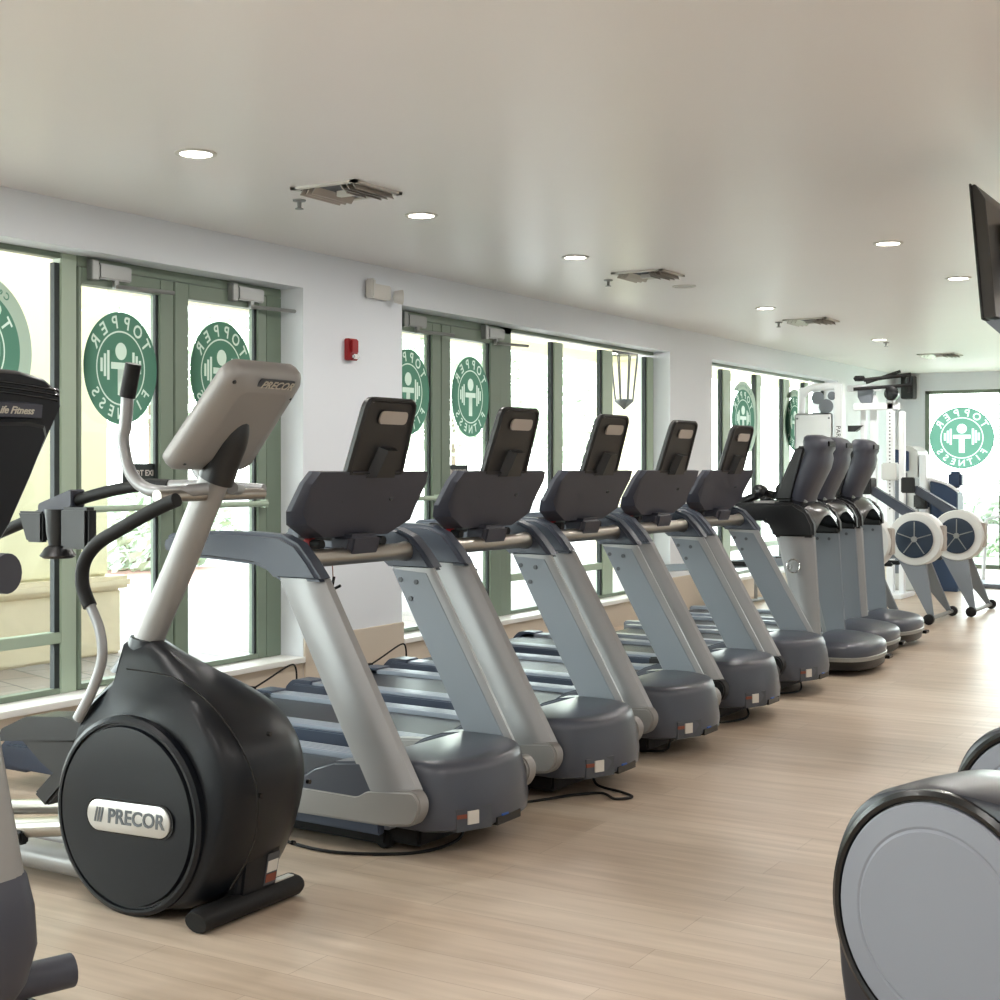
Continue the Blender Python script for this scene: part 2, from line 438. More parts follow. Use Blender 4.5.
# opening 2: doors then three fixed lites
r = thing('trim_frame_2', kind='structure')
frame_bar(r, 8.15, 9.98, HEAD-.055, HEAD, 'frame_head'); frame_bar(r, 8.15, 8.22, SILL, HEAD-.055, 'frame_post'); frame_bar(r, 9.80, 9.98, SILL, HEAD, 'frame_post')
d3 = door(3, 8.22, 8.92, 8.27, 8.80, 8.42); logo(d3, left_place(8.47, 2.02))
d4 = door(4, 8.92, 9.80, 9.05, 9.645, 9.55, sign=(9.06, 9.36)); logo(d4, left_place(9.33, 2.02))
fixed(2, [(10.72, 10.88), (11.66, 11.87), (12.64, 12.78)], 9.98, 12.79)
# opening 3
w = fixed(3, [(13.86, 13.92), (14.62, 14.85), (15.66, 15.82), (16.6, 16.82), (17.4, 17.55)], 13.8, 18.2, rail=.55)
logo(w, left_place(15.2, 2.02), .34, 1.05, ring=True); logo(w, left_place(16.98, 2.02), .34, 1.0, ring=True)
# window behind the camera
fixed(4, [(-1.3, -1.2), (-.1, 0), (1.1, 1.2)], -2.2, 2.4)
# far wall glazing
root = thing('window_5', kind='structure')
b = MB().use('frame')
for a, c in ((FX0, FX0+.06), (-4.22, -4.08), (-3.1, -3.0), (FX1-.06, FX1)): b.box(a, c, YE+.02, YE+.09, 0, FH, .004)
b.box(FX0, FX1, YE+.02, YE+.09, FH-.05, FH, .004).box(FX0, FX1, YE+.02, YE+.09, 0, .06, .004).build('frame', None, root)
MB().box(FX0+.06, -4.22, YE+.05, YE+.058, .06, FH-.05).build('glass_pane', 'glass', root)
MB().box(-4.08, FX1-.06, YE+.05, YE+.058, .06, FH-.05).build('glass_pane', 'glass', root)
logo(root, far_place(-4.745, 1.90, YE+.04) , .452, 1.02)

# ------------------------------------------------------------------ outside
b = MB().box(-60, XW-.35, -20, 60, -.12, -.02); st(b.build('terrace_ground', 'paver'))
b = MB().box(-30, 30, YE+.25, 70, -.14, -.03); st(b.build('lawn_ground', 'grass'))
def column_ext(x, y, wx, wy, label):
    t = thing('arcade_column', label, 'column', (x, y, -.02), group='arcade columns outside the windows')
    MB().box(-wx/2, wx/2, -wy/2, wy/2, .62, 3.5, .02).build('shaft', 'yellow', t)
    MB().box(-wx/2-.07, wx/2+.07, -wy/2-.07, wy/2+.07, 0, .52, .02).box(-wx/2-.13, wx/2+.13, -wy/2-.13, wy/2+.13, .52, .62, .03).build('plinth', 'plinth', t)
column_ext(-8.9, 6.65, .9, 2.7, 'pale yellow stucco column with cream stone plinth beyond the leftmost door')
column_ext(-8.9, 11.6, .8, .55, 'pale yellow stucco column seen through the door behind the second treadmill')
column_ext(-8.9, 18.6, .8, .8, 'pale yellow stucco column beyond the panes left of the wall with the cable machine')
b = MB().box(-9.3, -8.5, -3, 26, 3.0, 4.0); tag(b.build('arcade_beam', 'yellow'), 'pale yellow beam running across the top of the arcade columns outside', 'beam')
b = MB().box(-9.3, XW-.35, -6, 26, 3.45, 3.6); tag(b.build('arcade_shade_slab', 'wall'), 'unseen pale slab added above the walkway to shade the columns outside the windows', 'roof')  # out of view, added to keep sky light off columns and terrace
# leafy plants
def bush(name, x, y, z, rx, ry, rz, n, label, cat='shrub', leafm='leaf', size=.07, trunk=0, group=None):
    t = thing(name, label, cat, (x, y, z), group=group)
    mb = MB(); rnd = random.Random(hash((x, y)) & 0xffff)
    for _ in range(n):
        while True:
            p = Vector((rnd.uniform(-1, 1), rnd.uniform(-1, 1), rnd.uniform(-1, 1)))
            if .35 < p.length < 1: break
        p = Vector((p.x*rx, p.y*ry, p.z*rz+rz+trunk))
        q = Vector((rnd.gauss(0, 1), rnd.gauss(0, 1), rnd.gauss(0, 1))).normalized(); w = q.orthogonal().normalized(); v = q.cross(w)
        s = size*rnd.uniform(.6, 1.4)
        mb._f([mb.bm.verts.new(p+a) for a in (w*s, v*s*.45, -w*s, -v*s*.45)])
    mb.build('foliage', leafm, t)
    b = MB()
    for k in range(3 if trunk < 1 else 1):
        a = k*2.1; b.tube([(0.05*math.cos(a), .05*math.sin(a), 0), (rx*.3*math.cos(a)*(trunk < 1), ry*.3*math.sin(a)*(trunk < 1), trunk+rz*1.1)], [.04+.05*(trunk > 1), .02], 7)
    b.build('stem', 'bark', t); return t
bush('garden_shrub', -14.5, 14.4, -.02, 1.0, 1.7, .62, 1500, 'green shrub with red mulch below it seen through the leftmost door', size=.1)
bush('garden_shrub', -13.0, 17.4, -.02, 1.0, 1.3, .3, 700, 'low green shrub seen through the second door from the left', size=.09)
b = MB()
b.lathe([(0.01, .06), (1.3, .05), (1.7, 0), (.01, 0)], (-13.7, 14.0, -.02), 'z', 24); tag(b.build('mulch_bed', 'leafd'), 'reddish brown mulch bed under the green shrub outside', 'flower bed')
bush('garden_tree', -20, 20, -.02, 2.6, 3.2, 1.9, 1500, 'pale leafy tree beyond the terrace seen through the leftmost doors', 'tree', size=.2, trunk=2.2, group='garden trees')
bush('garden_tree', -22, 34, -.02, 3, 3.4, 2.3, 1500, 'leafy tree beyond the panes right of the second pair of doors', 'tree', size=.24, trunk=1.8, group='garden trees')
bush('garden_tree', -25, 46, -.02, 3.2, 3.4, 2.3, 1300, 'leafy tree farthest along the terrace beyond the treadmills', 'tree', size=.26, trunk=1.6, group='garden trees')
bush('garden_shrub', -5.4, 24.5, -.03, .65, .7, .24, 700, 'blue green shrub outside the glazing behind the rowing machines', size=.09)
bush('garden_shrub', -3.8, 24.9, -.03, .8, .7, .30, 700, 'dark green shrub outside the far glazing at the right edge', size=.09)
bush('garden_shrub', -7.9, 39, -.03, 2.2, 1.4, .35, 700, 'pale yellow green shrub far across the lawn behind the far logo', size=.2)
# hanging lantern
t = thing('hanging_lantern', 'black iron lantern hanging outside the window above the fourth treadmill', 'lantern', (-8.4, 17.3, 2.30))
b = MB().tube([(0, 0, .95), (0, 0, 1.9)], .012, 6)
b.lathe([(.03, .95), (.1, .86), (.22, .74), (.22, .70), (.02, .70)], (0, 0, 0), 'z', 8)
for k in range(8):
    a = k*PI/4; b.tube([(.2*math.cos(a), .2*math.sin(a), .72), (.13*math.cos(a), .13*math.sin(a), .1)], .01, 5)
b.lathe([(.14, .10), (.14, .07), (.03, -.02), (.01, -.04)], (0, 0, 0), 'z', 8).build('cage', 'black', t)
MB().tube([(0, 0, .1), (0, 0, .3)], .02, 8).build('candle', 'whiteplastic', t)

# ------------------------------------------------------------------ ceiling fittings
LAMPS = [(-4.36, 4.64, 1), (-4.36, 6.42, 1), (-4.35, 8.22, 1), (-4.33, 9.97, 0), (-4.31, 11.7, 1), (-4.3, 15.2, 1), (-2.41, 8.71, 1), (-2.41, 10.58, 1)]
names = ['recessed round ceiling light nearest the top left corner', 'recessed round ceiling light above and left of the emergency light', 'recessed round ceiling light above the fourth treadmill screen, third from the left',
  'unlit recessed ceiling light just right of the middle air vent', 'small recessed ceiling light left of the third air vent', 'recessed ceiling light over the cable machine', 'bright recessed ceiling light in the inner row, left of the television', 'recessed ceiling light directly beside the edge of the television']
for (x, y, on), nm in zip(LAMPS, names):
    t = thing('ceiling_light', nm, 'ceiling light', (x, y, CE), group='recessed ceiling lights')
    MB().lathe([(.092, 0), (.092, -.006), (.072, -.008), (.068, .0)], (0, 0, 0), 'z', 32).build('trim_ring', 'whiteplastic', t)
    MB().lathe([(.068, -.001), (.068, -.004), (.01, -.004)], (0, 0, 0), 'z', 32).build('lens', 'lens' if on else 'lensoff', t)
def lamp(x, y, e):
    L = bpy.data.lights.new('downlight_lamp', 'AREA'); L.shape = 'DISK'; L.size = .14; L.energy = e; L.color = (1, .97, .93)
    o = bpy.data.objects.new('downlight_lamp', L); COL.objects.link(o); o.location = (x, y, CE-.02)
LP = 8
for x, y, on in LAMPS:
    if on: lamp(x, y, LP)
for x, y in ((-4.36, 2.8), (-4.36, .9), (-4.36, -1), (-2.0, -1), (-2.0, 1.0), (-.2, 2.8), (.8, -1), (.8, 1), (.8, 4.5), (.8, 6.4), (.8, 8.7), (.8, 10.6), (-.7, 13), (-2.4, 13), (1, 16), (-1, 16), (-2.4, 17.5)):
    lamp(x, y, LP)  # unseen downlights added as room fill, no fittings modelled
    if y < 2.9 or x > 0: pass
def vent(x, y, s, label, open_=1):
    t = thing('ceiling_vent', label, 'air vent', (x, y, CE), group='ceiling air vents')
    b = MB(); h = s/2
    for a, c, d, e in ((-h, h, -h, -h+.03), (-h, h, h-.03, h), (-h, -h+.03, -h, h), (h-.03, h, -h, h)): b.box(a, c, d, e, -.012, 0)
    b.build('frame', 'whiteplastic', t)
    MB().box(-h+.03, h-.03, -h+.03, h-.03, -.003, .0).build('backing', 'labeld', t)
    b = MB()
    for k in range(9):
        if k in (3, 4): continue
        u = -h+.05+(s-.1)*k/8; sg = -1 if k < 4 else 1
        v0, v1 = (-h+.04, h-.04) if k not in (3, 5) else (-h+.12, h-.12)
        b.prism([(u, -.004), (u+.006, -.004), (u+.006+sg*.022, -.036), (u+sg*.022, -.036)], 'y', v0, v1)
    b.build('louvres', 'platec', t)
    MB().box(-.05, .05, -.02, .02, -.03, 0).build('damper_plate', 'whiteplastic', t)
vent(-4.29, 5.65, .40, 'square louvred air vent between the two leftmost ceiling lights')
vent(-4.28, 9.21, .40, 'square louvred air vent in the middle of the ceiling above the fifth treadmill')
vent(-4.30, 12.9, .42, 'square louvred air vent above the cable machine, third from the left')
vent(-4.23, 17.6, .45, 'small bright air vent closest to the far wall')
for (x, y), nm in zip(((-4.66, 5.73), (-4.67, 9.35), (-4.62, 12.9), (-4.34, 15.6)), ('just below the leftmost air vent', 'beside the middle air vent', 'beside the third air vent', 'farthest from the camera, near the far air vent')):
    b = MB().lathe([(.035, 0), (.033, -.008), (.012, -.012), (.01, -.04), (.022, -.045), (.022, -.049), (.004, -.05)], (x, y, CE), 'z', 16)
    tag(b.build('fire_sprinkler', 'alu'), 'small silver fire sprinkler '+nm, 'sprinkler', 'ceiling sprinklers')

# emergency light + alarm on the pier
t = thing('emergency_light', 'white emergency light with swivel lamp head high on the wall pier', 'emergency light', (XW, 7.80, 2.60))
MB().box(0, .06, -.08, .14, .02, .12, .008).build('housing', 'whiteplastic', t)
b = MB()
for y, a in ((.24, .5),): b.lathe([(.02, -.04), (.04, -.035), (.052, .025), (.045, .03), (.01, .025)], (0, 0, 0), 'x', 20).xf(Matrix.Translation((.08, y-.04, .05)) @ Matrix.Rotation(.7, 4, 'Z'))
b.build('lamp_head', 'whiteplastic', t)
MB().box(.005, .075, -.1, -.06, .02, .15, .01).build('lamp_bracket', 'whiteplastic', t)
t = thing('fire_alarm_strobe', 'small red fire alarm with clear strobe on the wall pier', 'fire alarm', (XW, 7.52, 2.18))
MB().box(0, .045, -.045, .055, 0, .145, .006).box(.045, .06, -.03, .04, .05, .135, .004).build('body', 'red', t)
MB().box(.045, .075, -.025, .04, .008, .04, .008).build('strobe_lens', 'chrome', t)

# ------------------------------------------------------------------ treadmills (first kind)
def treadmill(label, loc, yaw, darkfoot=False):
    W = .80
    root = thing('treadmill', label, 'treadmill', loc, yaw, 'grey treadmills with tall dark consoles')
    # running deck
    MB().box(-1.72, .45, .16, W-.16, .12, .185, .01).build('running_belt', 'belt', root)
    for y0, y1 in ((.035, .15), (W-.15, W-.035)):
        b = MB().prism(fillet([(-1.8, .10), (.42, .10), (.42, .205), (-1.74, .205), (-1.8, .18)], [.01, .01, .01, .03, .02]), 'y', y0, y1, .006)
        b.use('rail')
        for k in range(4): b.box(-1.55, .25, y0+.02+k*.022, y0+.033+k*.022, .205, .2075)
        b.mats = ['rail']; b.build('side_rail', 'rail', root)
    MB().box(-1.78, .40, .002, .037, .085, .192, .006).box(-1.78, .40, W-.037, W-.002, .085, .192, .006).build('side_skirt', 'deckblue', root)
    b = MB().prism(fillet([(-1.86, .07), (-1.66, .07), (-1.66, .215), (-1.8, .215), (-1.86, .16)], [.03, .01, .01, .03, .03]), 'y', .02, .15, .01)
    b.prism(fillet([(-1.86, .07), (-1.66, .07), (-1.66, .215), (-1.8, .215), (-1.86, .16)], [.03, .01, .01, .03, .03]), 'y', W-.15, W-.02, .01)
    b.tube([(-1.76, .14, .135), (-1.76, W-.14, .135)], .045, 14); b.build('rear_roller_cover', 'deckblue', root)
    b = MB().box(-1.6, .35, .10, .16, .02, .10, .008).box(-1.6, .35, W-.16, W-.10, .02, .10, .008).box(.1, .5, .12, W-.12, .03, .12, .01)
    for y in (.13, W-.13): b.lathe([(.03, -.02), (.04, -.012), (.04, .012), (.03, .02)], (.33, y, .04), 'y', 16)
    b.build('base_frame', 'rubber', root)
    for y in (.13, W-.13): MB().lathe([(.028, 0), (.028, .02), (.012, .03), (.012, .09)], (-1.5, y, 0), 'z', 14).build('foot', 'rubber', root)
    # uprights, each with foot panel and rail cap
    for s in (0, 1):
        def Y(v): return v if s == 0 else W-v
        rings = []
        N = 9
        for t in [i/10 for i in range(11)]:
            xl = -.115+(.332+.115)*t; xr = .112+(.560-.112)*t; z0 = 1.03-.79*t; z1 = 1.03-.765*t
            ring = []
            sect = [(0, .02), (.04, .007), (.13, 0), (.35, -.004), (.6, .0), (.82, .012), (.96, .035), (1, .062), (.9, .072), (.5, .072), (.1, .072), (0, .06)]
            for u, v in sect: ring.append((xl+(xr-xl)*u, Y(v), z0+(z1-z0)*u))
            rings.append(ring)
        MB().loft(rings).build('upright', 'silver', root)
        y2, y3 = Y(.068), Y(.0745)
        ip = MB().loft([[(-.105, y2, 1.02), (.085, y2, 1.01), (.53, y2, .275), (.335, y2, .25)], [(-.10, y3, 1.018), (.08, y3, 1.008), (.522, y3, .275), (.34, y3, .25)]]).build('inner_panel', 'steelblue', root)  # separate panel; its bluer grey has the windows' reflection painted in
        for dx, dz in ((-.055, .975), (.03, .968), (.0, .895)):
            MB().lathe([(.011, -.003), (.011, .003), (.006, .004)], (dx, Y(.076), dz), 'y', 10).build('bolt', 'labeld', ip)
        MB().prism(fillet([(.06, .072), (.02, .072)] if 0 else [(-.05, .225), (.30, .225), (.34, .252), (.565, .272), (.595, .235), (.592, .19), (.56, .142), (.43, .125), (-.05, .118), (-.35, .113), (-.35, .20)], [.0, .02, .03, .02, .05, .05, .05, .05, 0, 0, 0]), 'y', Y(-.008), Y(.06), .009, 3).build('foot_panel', 'silverd' if not darkfoot else 'black', root)
        # dark rail cap + handrail
        prof = [(-.745, 1.135), (-.735, 1.17), (-.70, 1.188), (-.45, 1.205), (-.25, 1.205), (-.09, 1.198), (-.005, 1.165), (.06, 1.10), (.125, 1.02), (-.12, 1.02), (-.165, 1.055), (-.23, 1.075), (-.45, 1.088), (-.68, 1.095), (-.73, 1.105)]
        MB().prism(prof, 'y', Y(-.012), Y(.075), .016, 3).build('handrail_cap', 'cap', root)
    MB().tube([(-.03, .06, 1.10), (-.03, .14, 1.10), (-.03, W-.14, 1.10), (-.03, W-.06, 1.10)], [.045, .036, .036, .045], 18).build('crossbar', 'steel', root)
    for y in (.20, .60): b = MB().tube([(-.55, y-.04 if y < .4 else y+.04, 1.16), (-.30, y, 1.16), (-.05, y, 1.15)], .020, 12).build('grip_bar', 'rubber', root); MB().tube([(-.13, y, 1.155), (-.10, y, 1.154)], .0235, 12).build('grip_collar', 'red', b)
    # hood
    def hoodring(z, grow, zc=None, inset=0):
        pts = []
        n = 17
        for i in range(n):
            v = i/(n-1); y = .08+inset+(W-.16-2*inset)*v; c = 1-(2*v-1)**2
            x = .50+.15*(c**.6)+grow
            pts.append((x, y, z))
        pts.append((.30, W-.08-inset, z)); pts.append((.30, .08+inset, z)); return pts
    rings = [hoodring(.10, .045, inset=.01), hoodring(.11, .06), hoodring(.16, .065), hoodring(.24, .052), hoodring(.31, .034), hoodring(.338, .022), hoodring(.350, .004, inset=.004), hoodring(.358, -.04, inset=.02)]
    b = MB().loft(rings, caps=True)
    n = 9; rr = []
    for i in range(n):
        u = i/(n-1); x = .12+(.53-.12)*u
        z = .235+.105*math.sin(u*PI/2)
        rr.append([(x, .09, .15), (x, .09, z-.025), (x, .14, z-.002), (x, .28, z+.008), (x, .42, z+.012), (x, W-.28, z+.008), (x, W-.14, z-.002), (x, W-.09, z-.025), (x, W-.09, .15)])
    b.loft(rr); b.build('motor_hood', 'hood', root, sharp=50)
    for s in (0, 1):
        def Y(v): return v if s == 0 else W-v
        prof = [(-.06, .2), (-.02, .225), (.03, .272), (.08, .303), (.18, .337), (.30, .352), (.42, .35), (.42, .2)]
        MB().prism(prof, 'y', Y(.0), Y(.10), .01, 3).build('side_fairing', 'hood', root)
    def hx(y, z=.14):
        v = (y-.08)/(W-.16); c = max(0, 1-(2*v-1)**2); return .50+.15*c**.6+.064
    def onhood(mb, y0, y1, z0, z1, d0, d1):
        mb.loft([[(hx(y0)+d, y0, z0), (hx(y1)+d, y1, z0), (hx(y1)+d, y1, z1), (hx(y0)+d, y0, z1)] for d in (d0, d1)]); return mb
    onhood(MB(), .15, .30, .10, .185, -.02, .003).build('rating_plate', 'labeld', root)
    onhood(MB(), .19, .235, .125, .175, 0, .005).build('white_tag', 'label', root)
    onhood(MB(), .15, .185, .15, .165, 0, .005).build('warning_tag', 'orange', root)
    onhood(MB(), .33, .50, .098, .128, -.04, .004).build('power_inlet', 'gloss', root)
    onhood(MB(), .36, .40, .13, .137, 0, .005).build('blue_switch', 'blueled', root)
    # console
    tl = math.tan(math.radians(29))
    cy = W/2
    def cp(v, z, off): return (.045-(1.448-z)*tl+off, cy+v, z)
    front = [(-.36, 1.448), (.36, 1.448), (.385, 1.40), (.395, 1.29), (.36, 1.235), (.22, 1.175), (-.22, 1.175), (-.36, 1.235), (-.395, 1.29), (-.385, 1.40)]
    zc = 1.31
    rings = []
    for sc_, off in ((.90, -.045), (1.0, -.025), (1.0, .0), (.985, .012)): rings.append([cp(v*sc_, zc+(z-zc)*sc_, off) for v, z in front])
    back = []
    for v, z in front:
        back.append((.045-(1.448-z)*tl*(.95 if z > 1.25 else .72)+.03, cy+v*(.97 if z > 1.39 else .93), zc+(z-zc)*.97))
    rings.append(back)
    b = MB().loft([[Vector(p) for p in r] for r in rings], caps=True); b.build('console', 'console', root, sharp=25)
    for v in (-.16, .16): MB().lathe([(.013, -.01), (.013, .006), (.004, .006)], (.0185, cy+v, 1.335), 'x', 12).build('console_bolt', 'gloss', root)
    b = MB().prism([(-.10, 1.19), (.03, 1.19), (.015, 1.13), (-.01, 1.075), (-.06, 1.065), (-.10, 1.10)], 'y', cy-.10, cy+.10, .02, 3); b.build('console_neck', 'console', root)
    # light face of the console toward the runner
    b = MB(); b._f([b.bm.verts.new(cp(v*.86, zc+(z-zc)*.86, -.048)) for v, z in front[::-1]]); b.build('display_face', 'rail', root)
    # screen
    def sp(v, z, off): return (.058+(z-1.44)*.31+off, cy+v, z)
    out = fillet([(-.185, 1.425), (.185, 1.425), (.165, 1.745), (-.165, 1.745)], [.02, .02, .045, .045], 5)
    rings = [[sp(v*s, 1.585+(z-1.585)*s, o) for v, z in out] for s, o in ((.95, -.022), (1, -.014), (1, .006), (.94, .018), (.90, .018), (.87, .008), (.5, .008))]
    scr = MB().loft(rings).build('screen', 'black', root, sharp=25)
    o2 = fillet([(-.09, 1.638), (.09, 1.638), (.09, 1.69), (-.09, 1.69)], .024, 5)
    MB().loft([[sp(v+.02, z, .012) for v, z in o2], [sp(v+.02, z, .0195) for v, z in o2]]).build('back_plate', 'platec', scr)
    MB().loft([[sp(v, z, .008) for v, z in ((-.06, 1.42), (.08, 1.42), (.08, 1.545), (-.02, 1.545))], [sp(v, z, .05) for v, z in ((-.04, 1.42), (.08, 1.42), (.065, 1.53), (-.0, 1.53))]]).build('screen_bracket', 'black', scr)
    # safety clip
    b = MB().tube([(-.03, .24, 1.07), (-.03, .245, 1.02)], .0022, 5)
    s_ = b.build('safety_cord', 'orange', root)
    b = MB().tube([(-.06, .235, .93), (-.035, .24, .965), (-.025, .245, 1.02)], .007, 6).tube([(-.035, .24, .965), (.005, .25, .985)], .006, 6); b.build('safety_clip', 'gloss', s_)
    return root
YAW = math.radians(-2.5)
TM = [(-3.479, 4.27), (-3.481, 5.317), (-3.502, 6.35), (-3.541, 7.391), (-3.60, 8.50)]
TL = ['grey treadmill nearest the camera, directly behind the black elliptical trainer', 'second grey treadmill in the row, its cord coiled loose on the floor in front',
      'third grey treadmill in the row, in front of the second pair of doors', 'fourth grey treadmill, its foot panels black, in front of the lantern window',
      'fifth grey treadmill with tall screen, next to the black-hooded treadmills']
proto = treadmill(TL[0], (TM[0][0], TM[0][1], 0), YAW)
for i in range(1, 5):
    c = copy_tree(proto); c.location = (TM[i][0], TM[i][1], 0); c['label'] = TL[i]
    if i >= 3:
        for ch in children(c):
            if ch.name.startswith('foot_panel'):
                ch.data = ch.data.copy(); ch.data.materials[0] = M['black']
# power cords
def cord(label, pts, r=.006, name='power_cord'):
    b = MB().tube(spline(pts, 8), r, 8); tag(b.build(name, 'rubber'), label, 'power cord', 'treadmill power cords')
cord('black power cord lying in a loop under the nearest treadmill', [(-2.93, 4.62, .09), (-2.93, 4.56, .02), (-3.0, 4.36, .008), (-3.25, 4.22, .008), (-3.5, 4.24, .008), (-3.72, 4.33, .008), (-4.0, 4.5, .008)])
cord('black power cord coiled on the floor before the second treadmill', [(-2.93, 5.70, .09), (-2.90, 5.69, .02), (-2.76, 5.66, .008), (-2.68, 5.60, .008), (-2.73, 5.53, .008), (-2.82, 5.58, .012), (-2.92, 5.5, .008), (-3.1, 5.2, .008), (-3.4, 5.2, .008)])
cord('short black power cord hanging below the third treadmill', [(-2.95, 6.62, .10), (-2.96, 6.60, .02), (-3.05, 6.55, .008), (-3.3, 6.5, .008)])
cord('black power cord curling under the front of the fourth treadmill', [(-3.0, 7.78, .09), (-2.96, 7.75, .02), (-2.98, 7.6, .008), (-3.1, 7.45, .008), (-3.4, 7.4, .008)])
cord('black power cord under the front of the fifth treadmill', [(-3.05, 8.9, .09), (-3.02, 8.86, .02), (-3.04, 8.74, .008), (-3.2, 8.6, .008), (-3.5, 8.55, .008)])
def wallcord(y, label):
    t = thing('wall_plug', label, 'plug', (XW, y, .10), group='plugs in the wall behind the treadmills')
    MB().box(0, .045, -.028, .028, -.02, .03, .006).build('plug_body', 'rubber', t)
    MB().tube(spline([(.04, 0, .02), (.06, .10, .06), (.09, .28, .13), (.10, .33, .11), (.10, .34, .0), (.1, .34, -.08)], 6), .006, 8).build('plug_lead', 'rubber', t)
wallcord(6.52, 'black plug and bent lead in the wall below the leftmost doors')
wallcord(7.72, 'black plug in the wall pier behind the nearest treadmill upright')

# ------------------------------------------------------------------ treadmills (second kind, at the end of the row)
def treadmill_b(label, loc):
    W = .66
    root = thing('treadmill', label, 'treadmill', loc, 0, 'broad treadmills with black hooded consoles')
    MB().box(-1.55, .3, .10, W-.10, .10, .17, .01).build('running_belt', 'belt', root)
    for y0, y1 in ((-.02, .09), (W-.09, W+.02)): MB().box(-1.6, .3, y0, y1, .06, .19, .01).build('side_rail', 'rail', root)
    for s in (0, 1):
        def Y(v): return v if s == 0 else W-v
        rings = []
        for t in [i/8 for i in range(9)]:
            xl = -.12+.21*t; xr = .165+.05*t; z = .97-.82*t
            sect = [(0, .03), (.08, .01), (.3, 0), (.6, .0), (.85, .012), (.97, .03), (1, .05), (.98, .06), (.5, .06), (.02, .06)]
            rings.append([(xl+(xr-xl)*u, Y(v), z) for u, v in sect])
        MB().loft(rings).build('upright', 'silver' if s == 0 else 'steelblue', root)  # far upright bluer: window reflection on its inner face put into the colour
        prof = [(-.62, 1.10), (-.60, 1.17), (-.50, 1.20), (-.2, 1.215), (.02, 1.21), (.12, 1.15), (.165, 1.06), (.172, .965), (-.135, .96), (-.15, 1.03), (-.19, 1.075), (-.40, 1.085), (-.58, 1.075)]
        MB().prism(prof, 'y', Y(-.012), Y(.07), .02, 3).build('handrail_cap', 'black', root)
        b = MB()
        for dx in (.0, .09): b.lathe([(.012, -.004), (.012, .004), (.004, .006)], (dx, Y(.063), .93), 'y', 10)
        b.build('bolts', 'labeld', root)
    b = MB().use('silver')
    # round badge on near upright
    b = MB().tube([(.02+.048*math.cos(k*PI/12), -.003, .76+.048*math.sin(k*PI/12)) for k in range(25)], .004, 6)
    b.prism([(-.01, .735), (.0, .735), (.012, .765), (.004, .765), (.018, .79), (-.006, .758), (.004, .758)], 'y', -.004, 0); b.build('round_badge', 'chrome', root)
    # shoulder between rails and console
    rr = []
    for i in range(9):
        v = i/8; y = .05+(W-.1)*v; c = math.sin(v*PI)
        rr.append([(-.2, y, 1.07+.05*c), (-.2, y, 1.16+.06*c), (-.05, y, 1.20+.04*c), (.08, y, 1.17+.04*c), (.15, y, 1.08+.07*c), (.165, y, 1.0+.12*c), (.10, y, 1.0+.11*c)])
    MB().loft(rr).build('shoulder', 'gloss', root)
    b = MB().tube([(0, .2, 1.2), (0, .33, 1.215), (0, W-.2, 1.2)], .05, 12); b.build('collar', 'alu', root)
    # tower
    cy = W/2
    rings = []
    for z, xc, wx, wy in ((1.20, -.02, .07, .14), (1.26, -.01, .075, .16), (1.36, .03, .085, .17), (1.46, .075, .09, .18), (1.53, .095, .085, .18), (1.57, .10, .073, .17), (1.60, .105, .09, .18), (1.65, .10, .09, .18), (1.685, .085, .07, .155), (1.702, .07, .04, .10)):
        sec = []
        for k in range(16):
            a = 2*PI*k/16; cx_, sx_ = math.cos(a), math.sin(a)
            sec.append((xc+wx*math.copysign(abs(cx_)**.6, cx_), cy+wy*math.copysign(abs(sx_)**.6, sx_), z))
        rings.append(sec)
    MB().loft(rings).build('console_tower', 'console', root, sharp=60)
    MB().box(.186, .200, cy-.07, cy+.08, 1.615, 1.655, .004).build('console_vent', 'gloss', root)
    # display slanting toward the runner
    MB().prism([(-.20, 1.22), (-.05, 1.22), (.06, 1.62), (-.02, 1.62)], 'y', cy-.17, cy+.17, .02, 3).build('display', 'black', root)
    b = MB().tube([(-.45, .12, 1.20), (-.25, .14, 1.28), (-.18, .15, 1.26)], .03, 10).lathe([(.02, -.04), (.05, -.03), (.05, .03), (.02, .04)], (-.26, .08, 1.29), 'y', 16)
    b.build('cup_holder', 'gloss', root)
    MB().box(-.28, -.12, -.0, .07, 1.205, 1.222, .004).build('keypad', 'silverd', root)
    # hood
    pl = []
    for (x, y) in ((.14, -.08), (.30, -.08), (.45, -.03), (.53, .10), (.555, .33), (.53, .56), (.45, .69), (.30, .74), (.14, .74)): pl.append((x, y))
    pl = [tuple(v) for v in spline(pl, 3)]
    def R(z, s, dx=0): return [(.30+(x-.30)*s+dx, .33+(y-.33)*s, z) for x, y in pl]
    MB().loft([R(.04, .90), R(.05, .95), R(.125, 1.0), R(.13, 1.0)]).build('hood_lower', 'black', root, sharp=60)
    rr = []
    for z, s in ((.135, 1.0), (.17, 1.01), (.20, .985), (.222, .93), (.24, .8), (.262, .55), (.27, .25)): rr.append(R(z, s, -(1-s)*.12))
    MB().loft(rr).build('hood_upper', 'hood', root, sharp=60)
    MB().loft([R(.105, 1.012), R(.13, 1.02), R(.135, 1.0)], caps=False).build('bumper_strip', 'alu', root)
    MB().box(.53, .568, .50, .60, .075, .10, .004).build('handle_slot', 'gloss', root)
    b = MB()
    for y in (.0, W): b.box(-1.5, .25, y-.03, y+.03, .0, .06, .01)
    b.build('base_frame', 'rubber', root)
    return root
LB = [(-3.37, 9.66, 'broad silver treadmill with round badge, nearest of the three with black hooded consoles'), (-3.50, 10.51, 'middle one of the three broad treadmills with black hooded consoles'), (-3.53, 11.36, 'last treadmill of the row, beside the rowing machines')]
pb = treadmill_b(LB[0][2], (LB[0][0], LB[0][1], 0))
for x, y, l in LB[1:]:
    c = copy_tree(pb); c.location = (x, y, 0); c['label'] = l

